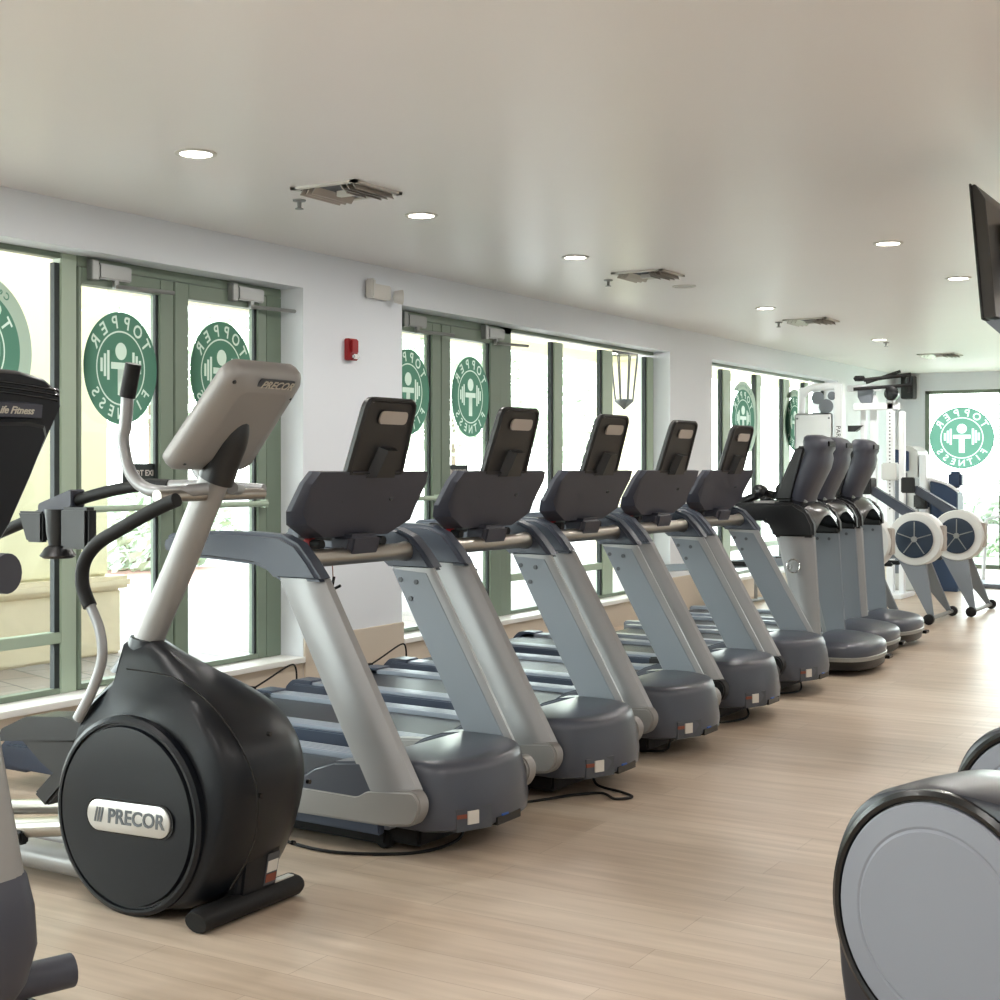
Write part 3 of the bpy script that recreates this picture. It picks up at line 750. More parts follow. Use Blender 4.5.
# ------------------------------------------------------------------ big black elliptical trainer
e = thing('elliptical_trainer', 'black elliptical trainer with round side disc and silver name badge, left foreground', 'elliptical trainer', (-3.4, 3.52, 0))
def off(p): return Vector((p[0]+3.4, p[1]-3.52, p[2]))
prof = [(-3.60, .86), (-3.56, .77), (-3.64, .65), (-3.705, .48), (-3.735, .29), (-3.70, .14), (-3.60, .045), (-3.42, .012), (-3.2, .03), (-3.09, .09), (-3.00, .25), (-2.955, .43), (-2.985, .57), (-3.09, .69), (-3.22, .77), (-3.38, .835), (-3.46, .87)]
prof = [(x+3.4, z) for x, z in prof]
pp = [tuple(v) for v in spline(prof[1:16], 5)]
pp = [tuple(prof[0])]+pp+[tuple(prof[16])]
def ering(y, s, neck=1):
    out = []
    for x, z in pp:
        cx, cz = 0.0, .36
        out.append((cx+(x-cx)*s, y, max(.012, cz+(z-cz)*s)))
    return out
rings = [ering(-.215, .90), ering(-.20, .955), ering(-.17, .985), ering(-.10, 1.0), ering(.0, 1.0), ering(.10, .985), ering(.17, .94), ering(.205, .88), ering(.215, .80)]
# pinch the neck in y
for ri in rings:
    for i, p in enumerate(ri):
        z = p[2]
        k = min(1, max(0, (z-.62)/.24)); k = k*k*(3-2*k); ri[i] = (p[0], p[1]*(1-.72*k), z)
MB().loft([[Vector(p) for p in r] for r in rings]).build('shroud', 'housing', e, sharp=50)
d = MB().lathe([(.325, -.205), (.325, -.228), (.312, -.236), (.303, -.236), (.301, -.226), (.294, -.226), (.29, -.240), (.20, -.246), (.01, -.246)], (0.005, 0, .325), 'y', 64).build('side_disc', 'housing', e, sharp=25)
mb = MB()
bp_ = basis((.035, -.2462, .325), Vector((1, 0, .03)), (0, 0, 1))
out = [(.135+.05*math.cos(a), .05*math.sin(a)) for a in [-PI/2+PI*k/12 for k in range(13)]]+[(-.135+.05*math.cos(a), .05*math.sin(a)) for a in [PI/2+PI*k/12 for k in range(13)]]
mb.loft([[bp_ @ Vector((u*1.06, v*1.12, 0)) for u, v in out], [bp_ @ Vector((u*1.06, v*1.12, .004)) for u, v in out]])
bz = mb.build('badge_rim', 'gloss', d)
mb = MB().loft([[bp_ @ Vector((u, v, .002)) for u, v in out], [bp_ @ Vector((u, v, .008)) for u, v in out], [bp_ @ Vector((u*.97, v*.9, .010)) for u, v in out]])
bz = mb.build('name_badge', 'badge', d)
mb = MB(); text(mb, 'PRECOR', .066, bp_ @ Matrix.Translation((.035, 0, .0105)) @ Matrix.Scale(1.02, 4, (1, 0, 0)), .0012, shear=.1, bold=.0016)
for k in range(4):
    x = -.155+k*.013
    mb.prism([(x, -.025), (x+.006, -.025), (x+.012, .03), (x+.005, .03)], 'z', .0105, .012) if 0 else None
for k in range(3): text(mb, '/', .066, bp_ @ Matrix.Translation((-.142+k*.013, 0, .0105)), .0012, bold=.001)
mb.build('badge_lettering', 'textd', bz)
# seams on the shroud
b = MB()
b.tube(spline([off((-3.42, 3.315, .80)), off((-3.22, 3.345, .775)), off((-3.05, 3.37, .66)), off((-2.935, 3.39, .47)), off((-2.94, 3.39, .28)), off((-3.03, 3.38, .12))], 8), .003, 6)
b.build('shroud_seam', 'gloss', e)
b = MB()
for p in ((-2.97, 3.50, .60), (-2.905, 3.62, .43), (-2.94, 3.42, .42), (-2.97, 3.62, .22)): b.lathe([(.008, -.006), (.008, .006)], off(p), 'x', 10)
b.build('shroud_screws', 'gloss', e)
MB().prism([(.20, .03), (.345, .03), (.385, .28), (.24, .28)], 'y', -.08, .12, .02, 3).build('front_pedestal', 'housing', e)
b = MB(); q = basis((.358, .07, .13), Vector((0, 1, 0)), Vector((.2, 0, 1)))
for x0, x1, z0, z1, m_ in ((-.03, .03, -.05, .06, 'labeld'), (-.025, .025, -.005, .035, 'label'), (-.025, .025, -.04, -.012, 'orange')):
    b.use(m_); b.loft([[q @ Vector((x, z, .004 if m_ == 'labeld' else .006)) for x, z in ((x0, z0), (x1, z0), (x1, z1), (x0, z1))], [q @ Vector((x, z, .0055 if m_ == 'labeld' else .0075)) for x, z in ((x0, z0), (x1, z0), (x1, z1), (x0, z1))]])
b.build('serial_label', None, e)
fb = MB().tube([(.33, -.255, .036), (.33, -.235, .04), (.33, .215, .04), (.33, .235, .036)], [.034, .038, .038, .03], 16, flat=1.3).build('front_foot_bar', 'rubber', e)
MB().box(.325, .352, .09, .20, .074, .079, .001).build('foot_bar_tag', 'pinklabel', fb)
MB().tube(spline([(-.15, 0, .81), (-.11, 0, .90), (.02, 0, 1.13), (.115, 0, 1.31), (.18, 0, 1.43)], 4), .057, 20, flat=.72, up=(1, 0, 0)).build('mast', 'silverd', e, sharp=60)
MB().loft([[(x+rx*math.cos(a), ry*math.sin(a), z+dz*math.cos(a)) for a in [2*PI*k/24 for k in range(24)]] for x, z, rx, ry, dz in ((-.15, .76, .13, .10, 0), (-.145, .80, .10, .075, 0), (-.135, .84, .078, .06, -.004), (-.125, .872, .072, .055, -.01))]).build('mast_boot', 'housing', e, sharp=60)
MB().tube(spline([(.18, 0, 1.42), (.215, 0, 1.50), (.245, 0, 1.56), (.25, 0, 1.62)], 4), [.066]*12+[.06], 20, flat=.8, up=(1, 0, 0)).build('console_neck', 'black', e, sharp=60)
# console plate, tilted
cb = basis((.275, 0, 1.62), (0, -1, 0), Vector((.26, 0, .30)))      # x: toward near side, y: up the slope, z: normal
def cpl(u, v, w): return cb @ Vector((u, v, w))
outl = fillet([(-.21, -.19), (-.18, -.215), (.18, -.215), (.21, -.19), (.195, .19), (.16, .22), (-.16, .22), (-.195, .19)], .05, 5)
nz = (cb.to_3x3() @ Vector((0, 0, 1))).x
sg = -1 if nz > 0 else 1
rings = [[cpl(u*s*.93, v*s, w*sg) for u, v in outl] for s, w in ((.93, .04), (.99, .035), (1.0, .02), (.99, -.005), (.93, -.022), (.66, -.04), (.64, -.04))]
cn = MB().loft(rings).build('console', 'silverd', e, sharp=60)
q = cb @ Matrix.Translation((-.03, .172, -.030*sg))
b = MB(); bb = fillet([(-.085, -.024), (.085, -.024), (.085, .024), (-.085, .024)], .006, 3)
b.loft([[q @ Vector((u, v, 0)) for u, v in bb], [q @ Vector((u, v, -.004*sg)) for u, v in bb]]).build('console_badge', 'labeld', cn)
b = MB(); text(b, 'PRECOR', .042, basis(q @ Vector((-.01, 0, -.0045*sg)), (0, 1, 0), Vector((.26, 0, .30))), .0008, shear=.2, bold=.0008); b.build('console_lettering', 'text', cn)
b = MB()
for u, v in ((.16, .17), (.12, .12), (-.15, .12), (.15, -.17), (.10, -.08)):
    b.lathe([(.006, -.004), (.006, .004)], cpl(u, v, -.026*sg), 'x', 8)
b.build('console_screws', 'gloss', cn)
b = MB(); b.loft([[cpl(u*.8, v*.8, .041*sg) for u, v in outl], [cpl(u*.8, v*.8, .044*sg) for u, v in outl]]).build('display', 'gloss', cn)
# fixed hand bars
def P3(y, pts): return [off((x, y, z)) for x, z in pts]
hb = MB().tube(spline(P3(3.35, [(-3.452, 1.70), (-3.462, 1.60), (-3.473, 1.553), (-3.445, 1.455), (-3.382, 1.398), (-3.283, 1.382)])+[off((-3.2, 3.46, 1.392))], 6), .021, 14).build('hand_bar', 'silver', e, sharp=60)
MB().tube(P3(3.35, [(-3.425, 1.805), (-3.453, 1.695)]), .027, 14).build('hand_grip', 'rubber', hb)
hb = MB().tube(spline(P3(3.69, [(-3.475, 1.60), (-3.485, 1.55), (-3.46, 1.455), (-3.38, 1.40), (-3.27, 1.385)])+[off((-3.2, 3.58, 1.392))], 6), .021, 14).build('hand_bar', 'silver', e, sharp=60)
MB().tube([off((-3.24, 3.27, 1.37)), off((-3.24, 3.78, 1.37))], .02, 14).build('pivot_axle', 'steel', e)
# swinging arms
def arm(y, grip, bar, name='swing_arm'):
    a = MB().tube(spline(P3(y, grip), 6), .023, 14).build(name+'_grip', 'rubber', None) if 0 else None
    s = MB().tube(spline(P3(y, bar), 6), .019, 14, flat=.8).build(name, 'silver', e, sharp=60)
    MB().tube(spline(P3(y, grip), 6), .023, 14).build('arm_grip', 'rubber', s, sharp=60)
    return s
arm(3.25, [(-3.135, 1.36), (-3.228, 1.328), (-3.383, 1.262), (-3.49, 1.21), (-3.548, 1.147), (-3.555, 1.074), (-3.52, 1.005)], [(-3.52, 1.01), (-3.475, .93), (-3.465, .84), (-3.505, .74), (-3.578, .63)])
sw = arm(3.80, [(-3.70, 1.395), (-3.80, 1.397), (-3.95, 1.382), (-4.10, 1.355), (-4.248, 1.32)], [(-3.25, 1.385), (-3.5, 1.398), (-3.72, 1.397)])
MB().tube(P3(3.80, [(-4.23, 1.325), (-4.42, 1.265), (-4.66, 1.19)]), .024, 12).build('arm_extension', 'rubber', sw)
# bottle holder clipped on the far arm
hd = thing('accessory_holder', 'black clip-on bottle holder hanging from the black bar left of the elliptical mast', 'holder', off((-4.27, 3.80, 1.15))+Vector((-3.4, 3.52, 0)))
hd.location = (-4.27, 3.80, 1.15)
MB().prism(fillet([(-.10, .10), (.09, .16), (.09, .23), (-.10, .17)], .012), 'y', -.035, .035, .01).build('clamp', 'console', hd)
b = MB().lathe([(.055, -.04), (.07, -.03), (.05, .0), (.035, .01), (.045, .06), (.05, .15), (.01, .15)], (0, -.02, 0), 'z', 20); b.build('bottle_cup', 'black', hd)
MB().box(.05, .20, -.06, -.0, .0, .16, .012).build('phone_pocket', 'black', hd)
MB().prism([(-.20, .14), (-.06, .14), (-.06, .02), (-.15, .02)], 'y', -.05, -.01, .008).build('side_pocket', 'black', hd)
# pedals, linkages and rear rails
b = MB().prism(fillet([(-4.05, .50), (-3.66, .54), (-3.62, .60), (-3.72, .615), (-3.9, .60), (-4.03, .545)], .015), 'y', 3.31, 3.44, .012)
b.xf(Matrix.Translation((3.4, -3.52, 0))); b.build('pedal', 'black', e)
b = MB().prism(fillet([(-3.96, .51), (-3.66, .53), (-3.68, .44), (-3.80, .41), (-3.86, .44)], .01), 'y', 3.34, 3.42, .01).prism([(-3.89, .33), (-3.83, .29), (-3.68, .43), (-3.73, .47)], 'y', 3.33, 3.43, .01).prism([(-3.74, .44), (-3.70, .47), (-3.60, .33), (-3.63, .30)], 'y', 3.35, 3.43, .008)
b.xf(Matrix.Translation((3.4, -3.52, 0))); b.build('pedal_linkage', 'black', e)
b = MB().prism(fillet([(-4.05, .46), (-3.66, .46), (-3.62, .52), (-3.9, .54), (-4.03, .50)], .015), 'y', 3.67, 3.81, .012)
b.xf(Matrix.Translation((3.4, -3.52, 0))); b.build('pedal', 'black', e)
b = MB().tube([(-1.5, -.05, .07), (-.30, -.05, .07)], .05, 14, flat=1.2).tube([(-1.5, .16, .07), (-.30, .10, .07)], .04, 14).tube([(-1.5, -.3, .05), (-1.5, .3, .05)], .035, 12); b.build('rear_rails', 'silverd', e)
MB().tube([(-1.2, -.17, .12), (-.55, -.17, .20), (-.30, -.17, .24)], .035, 12).tube([(-1.2, .17, .12), (-.30, .17, .24)], .03, 12).build('pedal_arms', 'steel', e)
MB().box(-1.0, -.52, -.215, -.175, .15, .20, .008).build('roller_track', 'black', e)
b = MB().lathe([(.03, 0), (.03, .02), (.01, .03)], (-.38, .2, 0), 'z', 14).lathe([(.03, 0), (.03, .02), (.01, .03)], (-1.5, -.25, 0), 'z', 14); b.build('levelling_feet', 'rubber', e)

# ------------------------------------------------------------------ elliptical at the left edge
e2 = thing('elliptical_trainer', 'dark tapering console and grey mast of the elliptical trainer cut off by the left edge', 'elliptical trainer', (-3.06, 2.40, 0))
# mast
rings = []
for t in [i/8 for i in range(9)]:
    z = .36+t*1.0; x = -.05-.15*t if 1 else 0
    x = .055-.20*t
    rx = .125-.05*t; ry = .12-.045*t
    rings.append([(x-rx*.2+rx*math.copysign(abs(math.cos(a))**.7, math.cos(a)), ry*math.copysign(abs(math.sin(a))**.7, math.sin(a)), z) for a in [2*PI*k/24 for k in range(24)]])
MB().loft(rings).build('mast', 'silverd', e2, sharp=60)
rings = []
for z, x, rx, ry in ((.012, -.05, .10, .09), (.05, -.03, .13, .11), (.12, .0, .155, .125), (.22, .018, .165, .14), (.32, .012, .16, .14), (.40, .0, .15, .13), (.415, -.005, .14, .12)):
    rings.append([(x+rx*math.copysign(abs(math.cos(a))**.7, math.cos(a)), ry*math.copysign(abs(math.sin(a))**.7, math.sin(a)), z) for a in [2*PI*k/24 for k in range(24)]])
MB().loft(rings).build('mast_base', 'console', e2, sharp=60)
b = MB().tube([(.0, -.2, .085), (.04, .17, .085), (.08, .285, .085)], [.046, .046, .046], 18); b.build('front_foot_bar', 'console', e2)
MB().tube([(.025, .12, .085), (.035, .155, .085)], .049, 18).build('foot_bar_collar', 'console', e2)
MB().lathe([(.034, .0), (.034, .022), (.014, .026), (.014, .05)], (.02, .17, 0), 'z', 20).build('levelling_foot', 'gloss', e2)
MB().lathe([(.034, .0), (.034, .022), (.014, .026), (.014, .05)], (.0, -.15, 0), 'z', 20).build('levelling_foot', 'gloss', e2)
MB().tube([(-1.6, 0, .06), (-.05, 0, .06)], .05, 12).tube([(-1.6, -.25, .05), (-1.6, .25, .05)], .04, 12).build('rear_rail', 'silverd', e2)
# console: back panel faces the aisle
def c2(v, z, o): return (.04+(z-1.3)*.12+o, v, z-.022)
half = [(0, 1.74), (.10, 1.738), (.19, 1.722), (.245, 1.685), (.25, 1.655), (.19, 1.52), (.12, 1.38), (.06, 1.29), (.03, 1.27)]
outl2 = half+[(-v, z) for v, z in half[::-1][:-1]]
rings = [[c2(v*s, 1.5+(z-1.5)*s, o) for v, z in outl2] for s, o in ((.9, -.11), (1, -.09), (1, -.015), (.975, .0), (.95, .006))]
cn2 = MB().loft(rings).build('console', 'housing', e2, sharp=28)
inner = [(0, 1.60), (.12, 1.602), (.175, 1.595), (.185, 1.57), (.14, 1.46), (.08, 1.33), (.04, 1.27)]
inner = inner+[(-v, z) for v, z in inner[::-1][:-1]]
MB().loft([[c2(v, z, .006) for v, z in inner], [c2(v*.97, z, .03) for v, z in inner], [c2(v*.9, 1.46+(z-1.46)*.93, .04) for v, z in inner]]).build('back_panel', 'housing', cn2, sharp=28)
MB().loft([[c2(v, z, .006) for v, z in ((-.17, 1.610), (.13, 1.610), (.13, 1.655), (-.17, 1.655))], [c2(v, z, .022) for v, z in ((-.165, 1.615), (.165, 1.615), (.165, 1.650), (-.165, 1.650))]]).build('name_strip', 'console', cn2)
b = MB(); text(b, 'Life Fitness', .027, basis(c2(.075, 1.632, .0226), (0, 1, 0), Vector((.12, 0, 1))), .0008, shear=.35, bold=.0006); b.build('console_lettering', 'text', cn2)
b = MB()
for k in range(3):
    z = 1.668+k*.013; b.tube(spline([c2(-.2, z, .008), c2(0, z+.012, .010), c2(.2, z, .008), c2(.225, z-.006, .008)], 5), .0035, 6)
b.build('vent_ridges', 'gloss', cn2)
MB().tube([(.03, -.0, 1.27), (-.10, 0, 1.22)], .05, 14).build('console_neck', 'black', e2)
b = MB().tube([(-.32, .20, 1.165), (-.27, .225, 1.165), (-.13, .245, 1.165)], [.055, .057, .057], 20); b.build('hand_grip', 'console', e2)
MB().tube([(-.30, .20, 1.165), (-.16, .03, 1.12)], .03, 12).build('grip_stem', 'console', e2)

# ------------------------------------------------------------------ elliptical trainers at lower right
def ell_r(loc, ang, label):
    r_ = thing('elliptical_trainer', label, 'elliptical trainer', loc, ang, 'elliptical trainers facing the treadmills')
    # local: +x toward front of machine, near face at y = +  (camera side after rotation)
    c = .385
    pr = [(.33, c), (.318, c+.10), (.275, c+.20), (.21, c+.265), (.11, c+.305), (0, c+.318), (-.15, c+.315), (-.35, c+.30), (-.55, c+.24), (-.68, c+.1), (-.70, c-.1), (-.62, .06), (-.3, .03), (.1, .03), (.26, .045), (.30, .15), (.315, .28)]
    pl = [tuple(v) for v in spline(pr, 4, True)]
    def R_(y, s): return [(-.0+(x)*s, y, c+(z-c)*s) for x, z in pl]
    MB().loft([R_(.16, .93), R_(.15, .975), R_(.12, 1), R_(-.02, 1.01), R_(-.14, 1.0), R_(-.19, .93)]).build('shroud', 'navy', r_, sharp=40)
    dd = MB().lathe([(.312, .13), (.312, .168), (.30, .175), (.29, .172), (.287, .164)], (0, 0, c), 'y', 72).build('disc_rim', 'gloss', r_)
    MB().lathe([(.283, .14), (.283, .172), (.278, .176), (.228, .180), (.222, .178), (.215, .182), (.01, .184)], (0, 0, c), 'y', 72).build('side_disc', 'greydisc', r_, sharp=15)
    MB().tube([(.28, -.3, .03), (.28, .3, .03)], .03, 12).build('front_foot_bar', 'rubber', r_)
    MB().box(.292, .305, .03, .13, .12, .17, .005).build('front_latch', 'alu', r_)
    MB().tube([(-.45, 0, .6), (-.72, 0, 1.05)], .06, 16).build('mast', 'silverd', r_)
    MB().tube([(-1.7, 0, .07), (-.5, 0, .07)], .05, 14).tube([(-1.7, -.28, .04), (-1.7, .28, .04)], .036, 12).build('rear_rail', 'silverd', r_)
    return r_
A1 = math.radians(159)
def rr_loc(cx, cy):   # disc centre on the near face -> root
    n = Vector((-math.sin(A1), math.cos(A1))); return (cx-n.x*.18, cy-n.y*.18, 0)
r1 = ell_r(rr_loc(-.814, 3.348), A1, 'elliptical trainer with large plain grey side disc in the bottom right corner')
r2 = copy_tree(r1); p2 = rr_loc(-.751, 4.331); r2.location = p2; r2['label'] = 'elliptical trainer at right edge, mostly hidden behind the one in the bottom right corner'

# ------------------------------------------------------------------ rowing machines
def rower(loc, label):
    t = thing('rowing_machine', label, 'rowing machine', loc, math.radians(0), 'rowing machines with round fan housings')
    c = .785
    MB().lathe([(.17, -.115), (.245, -.11), (.255, -.09), (.255, .09), (.245, .11), (.17, .115)], (0, .12, c), 'y', 40).build('fan_housing', 'rower', t, sharp=40)
    b = MB().lathe([(.175, .002), (.178, -.008), (.165, -.012), (.10, -.004), (.03, -.004)], (0, .0, c), 'y', 40); b.build('fan_screen', 'mesh', t, sharp=40)
    b = MB()
    for k in range(5):
        a = k*2*PI/5+.3; b.tube([(.03*math.cos(a), -.008, c+.03*math.sin(a)), (.165*math.cos(a), -.014, c+.165*math.sin(a))], .005, 6)
    b.lathe([(.028, -.02), (.028, 0)], (0, 0, c), 'y', 16); b.build('fan_spokes', 'alu', t)
    MB().box(.20, .262, .06, .18, c-.11, c+.13, .01).build('front_grille', 'platec', t)
    b = MB()
    for y0, y1, s in ((.03, -.08, -1), (.21, .62, 1)):
        b.loft([[(-.16, y0, c-.2), (.10, y0, c-.23), (.10, y0+.05, c-.23), (-.16, y0+.05, c-.2)], [(.16, y1, .05), (.20, y1, .05), (.20, y1+.03, .05), (.16, y1+.03, .05)]])
    b.build('front_legs', 'steelblue', t)
    MB().tube([(.18, -.18, .05), (.18, .74, .05)], .02, 10).build('foot_bar', 'alu', t)
    for y in (-.18, .74): MB().lathe([(.03, -.03), (.05, -.02), (.05, .02), (.03, .03)], (.18, y, .05), 'y', 16).build('caster', 'rubber', t)
    MB().prism([(-.15, c-.12), (-.15, c-.19), (-2.2, .42), (-2.2, .49)], 'y', .09, .15, .006).build('monorail', 'steelblue', t)
    MB().prism([(-.10, c+.20), (-.02, c+.26), (-.42, c+.50), (-.47, c+.44)], 'y', .06, .18, .01).build('monitor_arm', 'cap', t)
    MB().box(-.56, -.42, .02, .22, c+.42, c+.58, .01).build('monitor', 'black', t)
    MB().box(-1.4, -1.1, .0, .24, .53, .57, .02).build('seat', 'rubber', t)
    MB().box(-.42, -.2, -.05, .0, .52, .56, .01).box(-.42, -.2, .24, .29, .52, .56, .01).tube([(-.38, -.03, .64), (-.38, .27, .64)], .015, 8).build('footrests', 'black', t)
    MB().tube([(-2.15, -.15, .03), (-2.15, .4, .03)], .02, 8).tube([(-2.15, .12, .03), (-2.15, .12, .42)], .02, 8).build('rear_leg', 'alu', t)
    return t
rw = rower((-3.46, 13.40, 0), 'rowing machine with dark blue fan, middle of the three by the last treadmill')
c = copy_tree(rw); c.location = (-3.28, 14.32, 0); c['label'] = 'rowing machine with grey fan nearest the glazing, rightmost of the three'
c = copy_tree(rw); c.location = (-3.72, 12.55, 0); c['label'] = 'rowing machine almost hidden behind the last treadmill'

# ------------------------------------------------------------------ cable machine and weight machines at the far end
t = thing('cable_machine', 'white framed cable machine with pulleys and weight shroud by the far windows', 'cable machine', (-5.0, 16, 0))
b = MB()
b.tube(spline([(-.45, 0, 0), (-.45, 0, 2.2), (-.42, 0, 2.33), (-.32, 0, 2.40), (0, 0, 2.41)], 6), .045, 12)
b.box(-.04, .06, -.06, .06, 0, 2.44, .01).box(.1, .50, -.03, .03, 2.34, 2.42, .01).box(.26, .32, -.03, .03, 0, 2.35, .01).box(.37, .45, -.03, .03, 0, 2.3, .01)
b.box(-.5, .5, -.03, .03, .0, .08, .01).build('frame', 'white', t)
MB().box(-.505, -.05, -.09, -.06, .25, 2.1, .02).build('weight_shroud', 'white', t)
for x, z in ((-.47, 2.04), (-.09, 2.04)): MB().lathe([(.012, -.1), (.012, -.085)], (x, 0, z), 'y', 8).build('shroud_screw', 'steelblue', t)
for x, z, r_ in ((-.24, 2.28, .075), (-.14, 2.18, .085), (-.07, 2.30, .05)): MB().lathe([(r_*.6, -.06), (r_, -.05), (r_, -.03), (r_*.6, -.02)], (x, 0, z), 'y', 20).build('pulley', 'steelblue', t)
MB().prism([(.12, 1.95), (.12, 1.88), (.20, 1.88), (.30, 1.95)], 'y', -.05, .05).build('cable_guide', 'black', t)
MB().box(.08, .11, -.08, -.05, 1.5, 1.72).build('selector_pin', 'black', t)
b = MB(); text(b, 'PARAMOUNT', .075, basis((.01, -.062, 1.72), (0, 0, -1), (1, 0, 0)), .001) ; b.build('frame_lettering', 'gasket', t)
MB().prism([(.24, 2.28), (.24, 2.36), (.42, 2.36), (.40, 2.2), (.28, 2.2)], 'y', -.08, .08, .01).build('pulley_bracket', 'steelblue', t)
t = thing('functional_trainer', 'white perforated post with black pull-up handles and round black pulley near the far wall', 'cable machine', (-4.37, 15.9, 0))
b = MB().box(-.04, .04, -.04, .04, 0, 2.24, .008).box(-.42, .1, -.04, .04, 2.12, 2.2, .008).box(.1, .16, -.04, .04, 0, 2.1, .008).box(-.12, .2, -.3, .3, 0, .05, .01); b.build('post', 'white', t)
b = MB()
for k in range(28): b.lathe([(.009, -.003), (.009, 0)], (0, -.041, 1.0+k*.04), 'y', 8)
b.build('post_holes', 'labeld', t)
MB().lathe([(.04, -.05), (.08, -.04), (.08, .02), (.04, .03)], (.03, -.06, 2.30), 'y', 24).build('pulley', 'gloss', t)
b = MB()
b.tube([(-.28, -.1, 2.46), (.20, .1, 2.52)], .022, 8).tube([(-.25, -.1, 2.43), (.08, .1, 2.56)], .018, 8).tube([(-.4, -.1, 2.36), (.2, .1, 2.40)], .02, 8).tube([(.17, .1, 2.32), (.17, .1, 2.52)], .02, 8)
b.lathe([(.05, -.03), (.07, 0), (.05, .03)], (-.33, -.1, 2.48), 'z', 14)
b.build('pull_up_handles', 'rubber', t)
MB().box(-.09, .08, -.08, .08, 1.32, 1.52, .015).build('carriage', 'rower', t)
t = thing('weight_machine', 'grey weight stack machine with dark top panel in front of the far wall', 'weight machine', (-4.4, 16.8, 0))
MB().prism(fillet([(-.22, 0), (.10, 0), (.10, 1.66), (.02, 1.72), (-.22, 1.74)], .03), 'y', 0, .5, .01).build('shroud', 'rower', t)
MB().box(-.20, -.02, -.015, .0, .2, 1.4, .004).build('clear_panel', 'steelblue', t)
MB().prism(fillet([(-.22, 1.45), (.0, 1.42), (.0, 1.66), (-.22, 1.69)], .02), 'y', -.02, 0).build('top_panel', 'padblue', t)
MB().box(.12, .2, -.01, .5, 0, 1.62, .01).build('side_cover', 'white', t)
t = thing('weight_machine', 'weight machine with navy seat pad beside the far glass wall', 'weight machine', (-4.02, 16.9, 0))
MB().prism([(-.16, 0), (.16, 0), (.16, 1.16), (.05, 1.26), (-.16, 1.31)], 'y', 0, .3, .01).build('side_frame', 'padblue', t)
MB().tube(spline([(-.18, -.01, 1.33), (.02, -.01, 1.28), (.18, -.01, 1.18)], 5), .018, 8).build('frame_edge', 'white', t)
MB().box(.02, .18, .1, .25, 1.22, 1.42, .03).build('back_pad', 'padblue', t)
MB().prism([(-.2, .85), (.3, .55), (.3, .62), (-.2, .93)], 'y', -.3, -.2).build('lever_arm', 'steelblue', t)
MB().box(-.28, -.12, -.3, -.15, .98, 1.16, .02).build('hand_grip', 'gloss', t)
t = thing('stool_machine', 'small white and green framed unit standing before the far glass wall', 'exercise machine', (-3.55, 18.6, 0))
MB().box(-.12, .02, 0, .2, 0, .98, .02).build('column', 'steelblue', t)
MB().tube([(-.4, .1, .02), (-.36, .1, .8), (-.12, .1, .86)], .025, 10).build('frame', 'white', t)
t = thing('exercise_bench', 'low grey exercise mat and bench lying behind the rowing machines', 'bench', (-4.0, 17.6, 0))
MB().box(-.9, .7, 0, .7, .0, .05, .015).build('mat', 'steelblue', t)
b = MB().box(XW+.35-.19, XW+.35+.02, YE-.25, YE-.005, 2.44, 2.82, .01)
t = thing('wall_speaker', 'black loudspeaker mounted high in the far left corner', 'speaker', (-5.47, YE, 2.65))
MB().box(-.09, .09, -.24, -.02, -.17, .17, .01).build('cabinet', 'black', t)
MB().box(-.13, .13, -.02, 0, -.2, .2, .004).build('mount_plate', 'white', t)

# ------------------------------------------------------------------ television, upper right
t = thing('television', 'dark television seen edge-on from behind, hanging from the ceiling at the right edge', 'television', (-1.312, 6.22, 2.39))
mt = Matrix.Rotation(math.radians(-5), 4, 'Y')
b = MB().prism(fillet([(-.02, -.29), (.03, -.29), (.03, .22), (-.005, .29), (-.02, .29)], .008), 'y', -.02, .98, .004).xf(mt); b.build('back_shell', 'tv', t)
b = MB().box(-.03, -.02, -.03, .99, -.295, .295, .003).xf(mt); b.build('screen_bezel', 'gloss', t)
b = MB().prism([(-.02, -.30), (.05, -.30), (.09, -.39), (.07, -.40)], 'y', -.0, .96, .003).xf(mt); b.build('connector_panel', 'steelblue', t)
b = MB(); text(b, 'SONY', .05, mt @ basis((.0305, .22, -.02), (0, 0, -1), (0, 1, 0)), .001); b.build('shell_lettering', 'text', t)
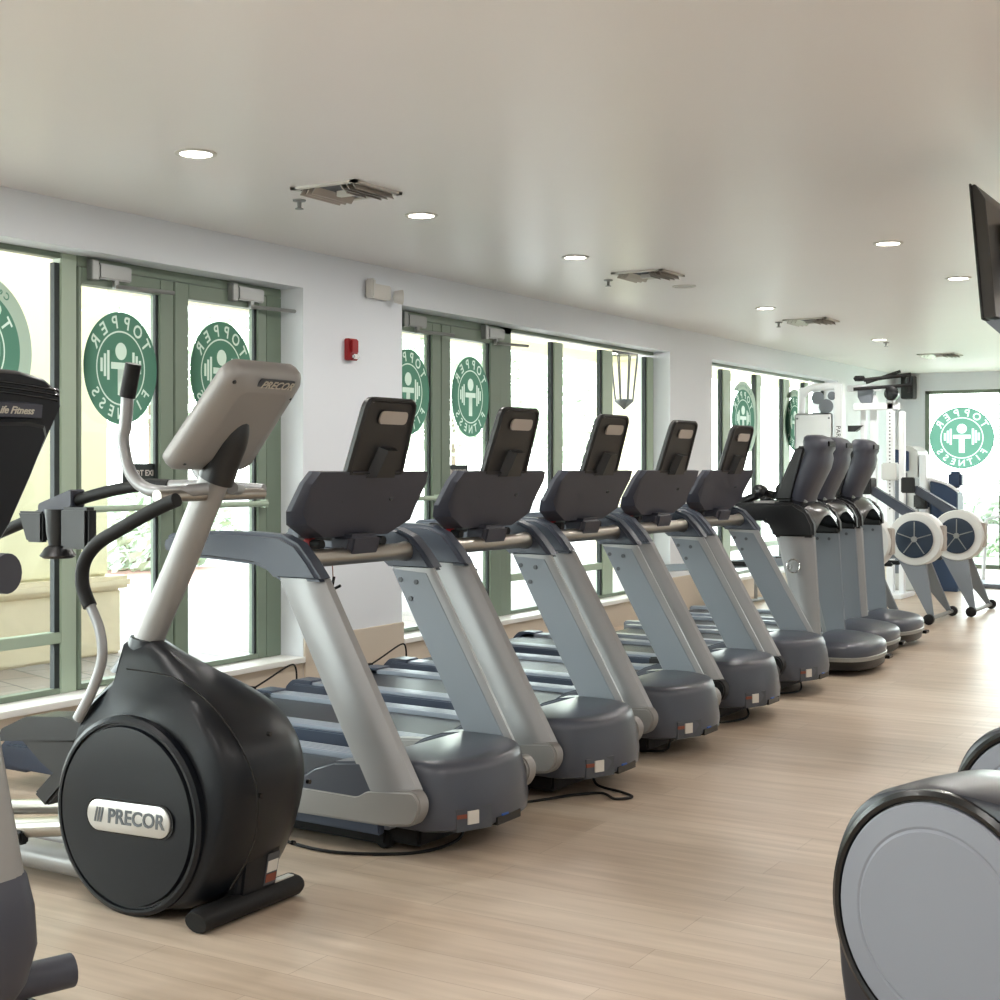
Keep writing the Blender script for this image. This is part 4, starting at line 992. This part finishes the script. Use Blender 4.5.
b = MB().box(.03, .09, .25, .7, -.16, .16, .01).xf(mt); b.tube([(.1, .5, -.05), (.28, .5, .02)], .03, 10).tube([(.28, .5, -.1), (.28, .5, .46)], .025, 12).box(.16, .40, .36, .64, .44, .46, .004).build('ceiling_mount', 'gloss', t)

# ------------------------------------------------------------------ light
w = bpy.data.worlds.new('sky'); sc.world = w; w.use_nodes = True
bg = w.node_tree.nodes['Background']
nt = w.node_tree; tc = nt.nodes.new('ShaderNodeTexCoord'); sep = nt.nodes.new('ShaderNodeSeparateXYZ'); rp = nt.nodes.new('ShaderNodeValToRGB')
nt.links.new(tc.outputs['Generated'], sep.inputs[0]); nt.links.new(sep.outputs['Z'], rp.inputs[0]); nt.links.new(rp.outputs[0], bg.inputs[0])
rp.color_ramp.elements[0].position = 0; rp.color_ramp.elements[0].color = (1, 1, .98, 1)
rp.color_ramp.elements[1].position = .6; rp.color_ramp.elements[1].color = (.72, .86, 1, 1)
bg.inputs[1].default_value = 6.5
def portal(y0, y1, z0, z1, x):
    L = bpy.data.lights.new('window_portal', 'AREA'); L.shape = 'RECTANGLE'; L.size = y1-y0; L.size_y = z1-z0; L.cycles.is_portal = True
    o = bpy.data.objects.new('window_portal', L); COL.objects.link(o); o.location = (x, (y0+y1)/2, (z0+z1)/2); o.rotation_euler = (0, -PI/2, 0)
    o.matrix_world = basis(o.location, (0, 1, 0), (0, 0, 1)) if 0 else o.matrix_world
    # light looks along -Z ; point it to +X
    m = basis((x, (y0+y1)/2, (z0+z1)/2), (0, 1, 0), (0, 0, -1)); o.matrix_world = m
    return o
for a, c in OPEN: portal(a, c, SILL, HEAD, XW-.36)
sc.view_settings.view_transform = 'Standard'; sc.view_settings.look = 'None'; sc.view_settings.gamma = 1; sc.view_settings.use_curve_mapping = False
sc.view_settings.exposure = 1.2
sc.cycles.use_denoising = True
sc.cycles.max_bounces = 10; sc.cycles.diffuse_bounces = 6; sc.cycles.transparent_max_bounces = 16
sc.cycles.sample_clamp_indirect = 6
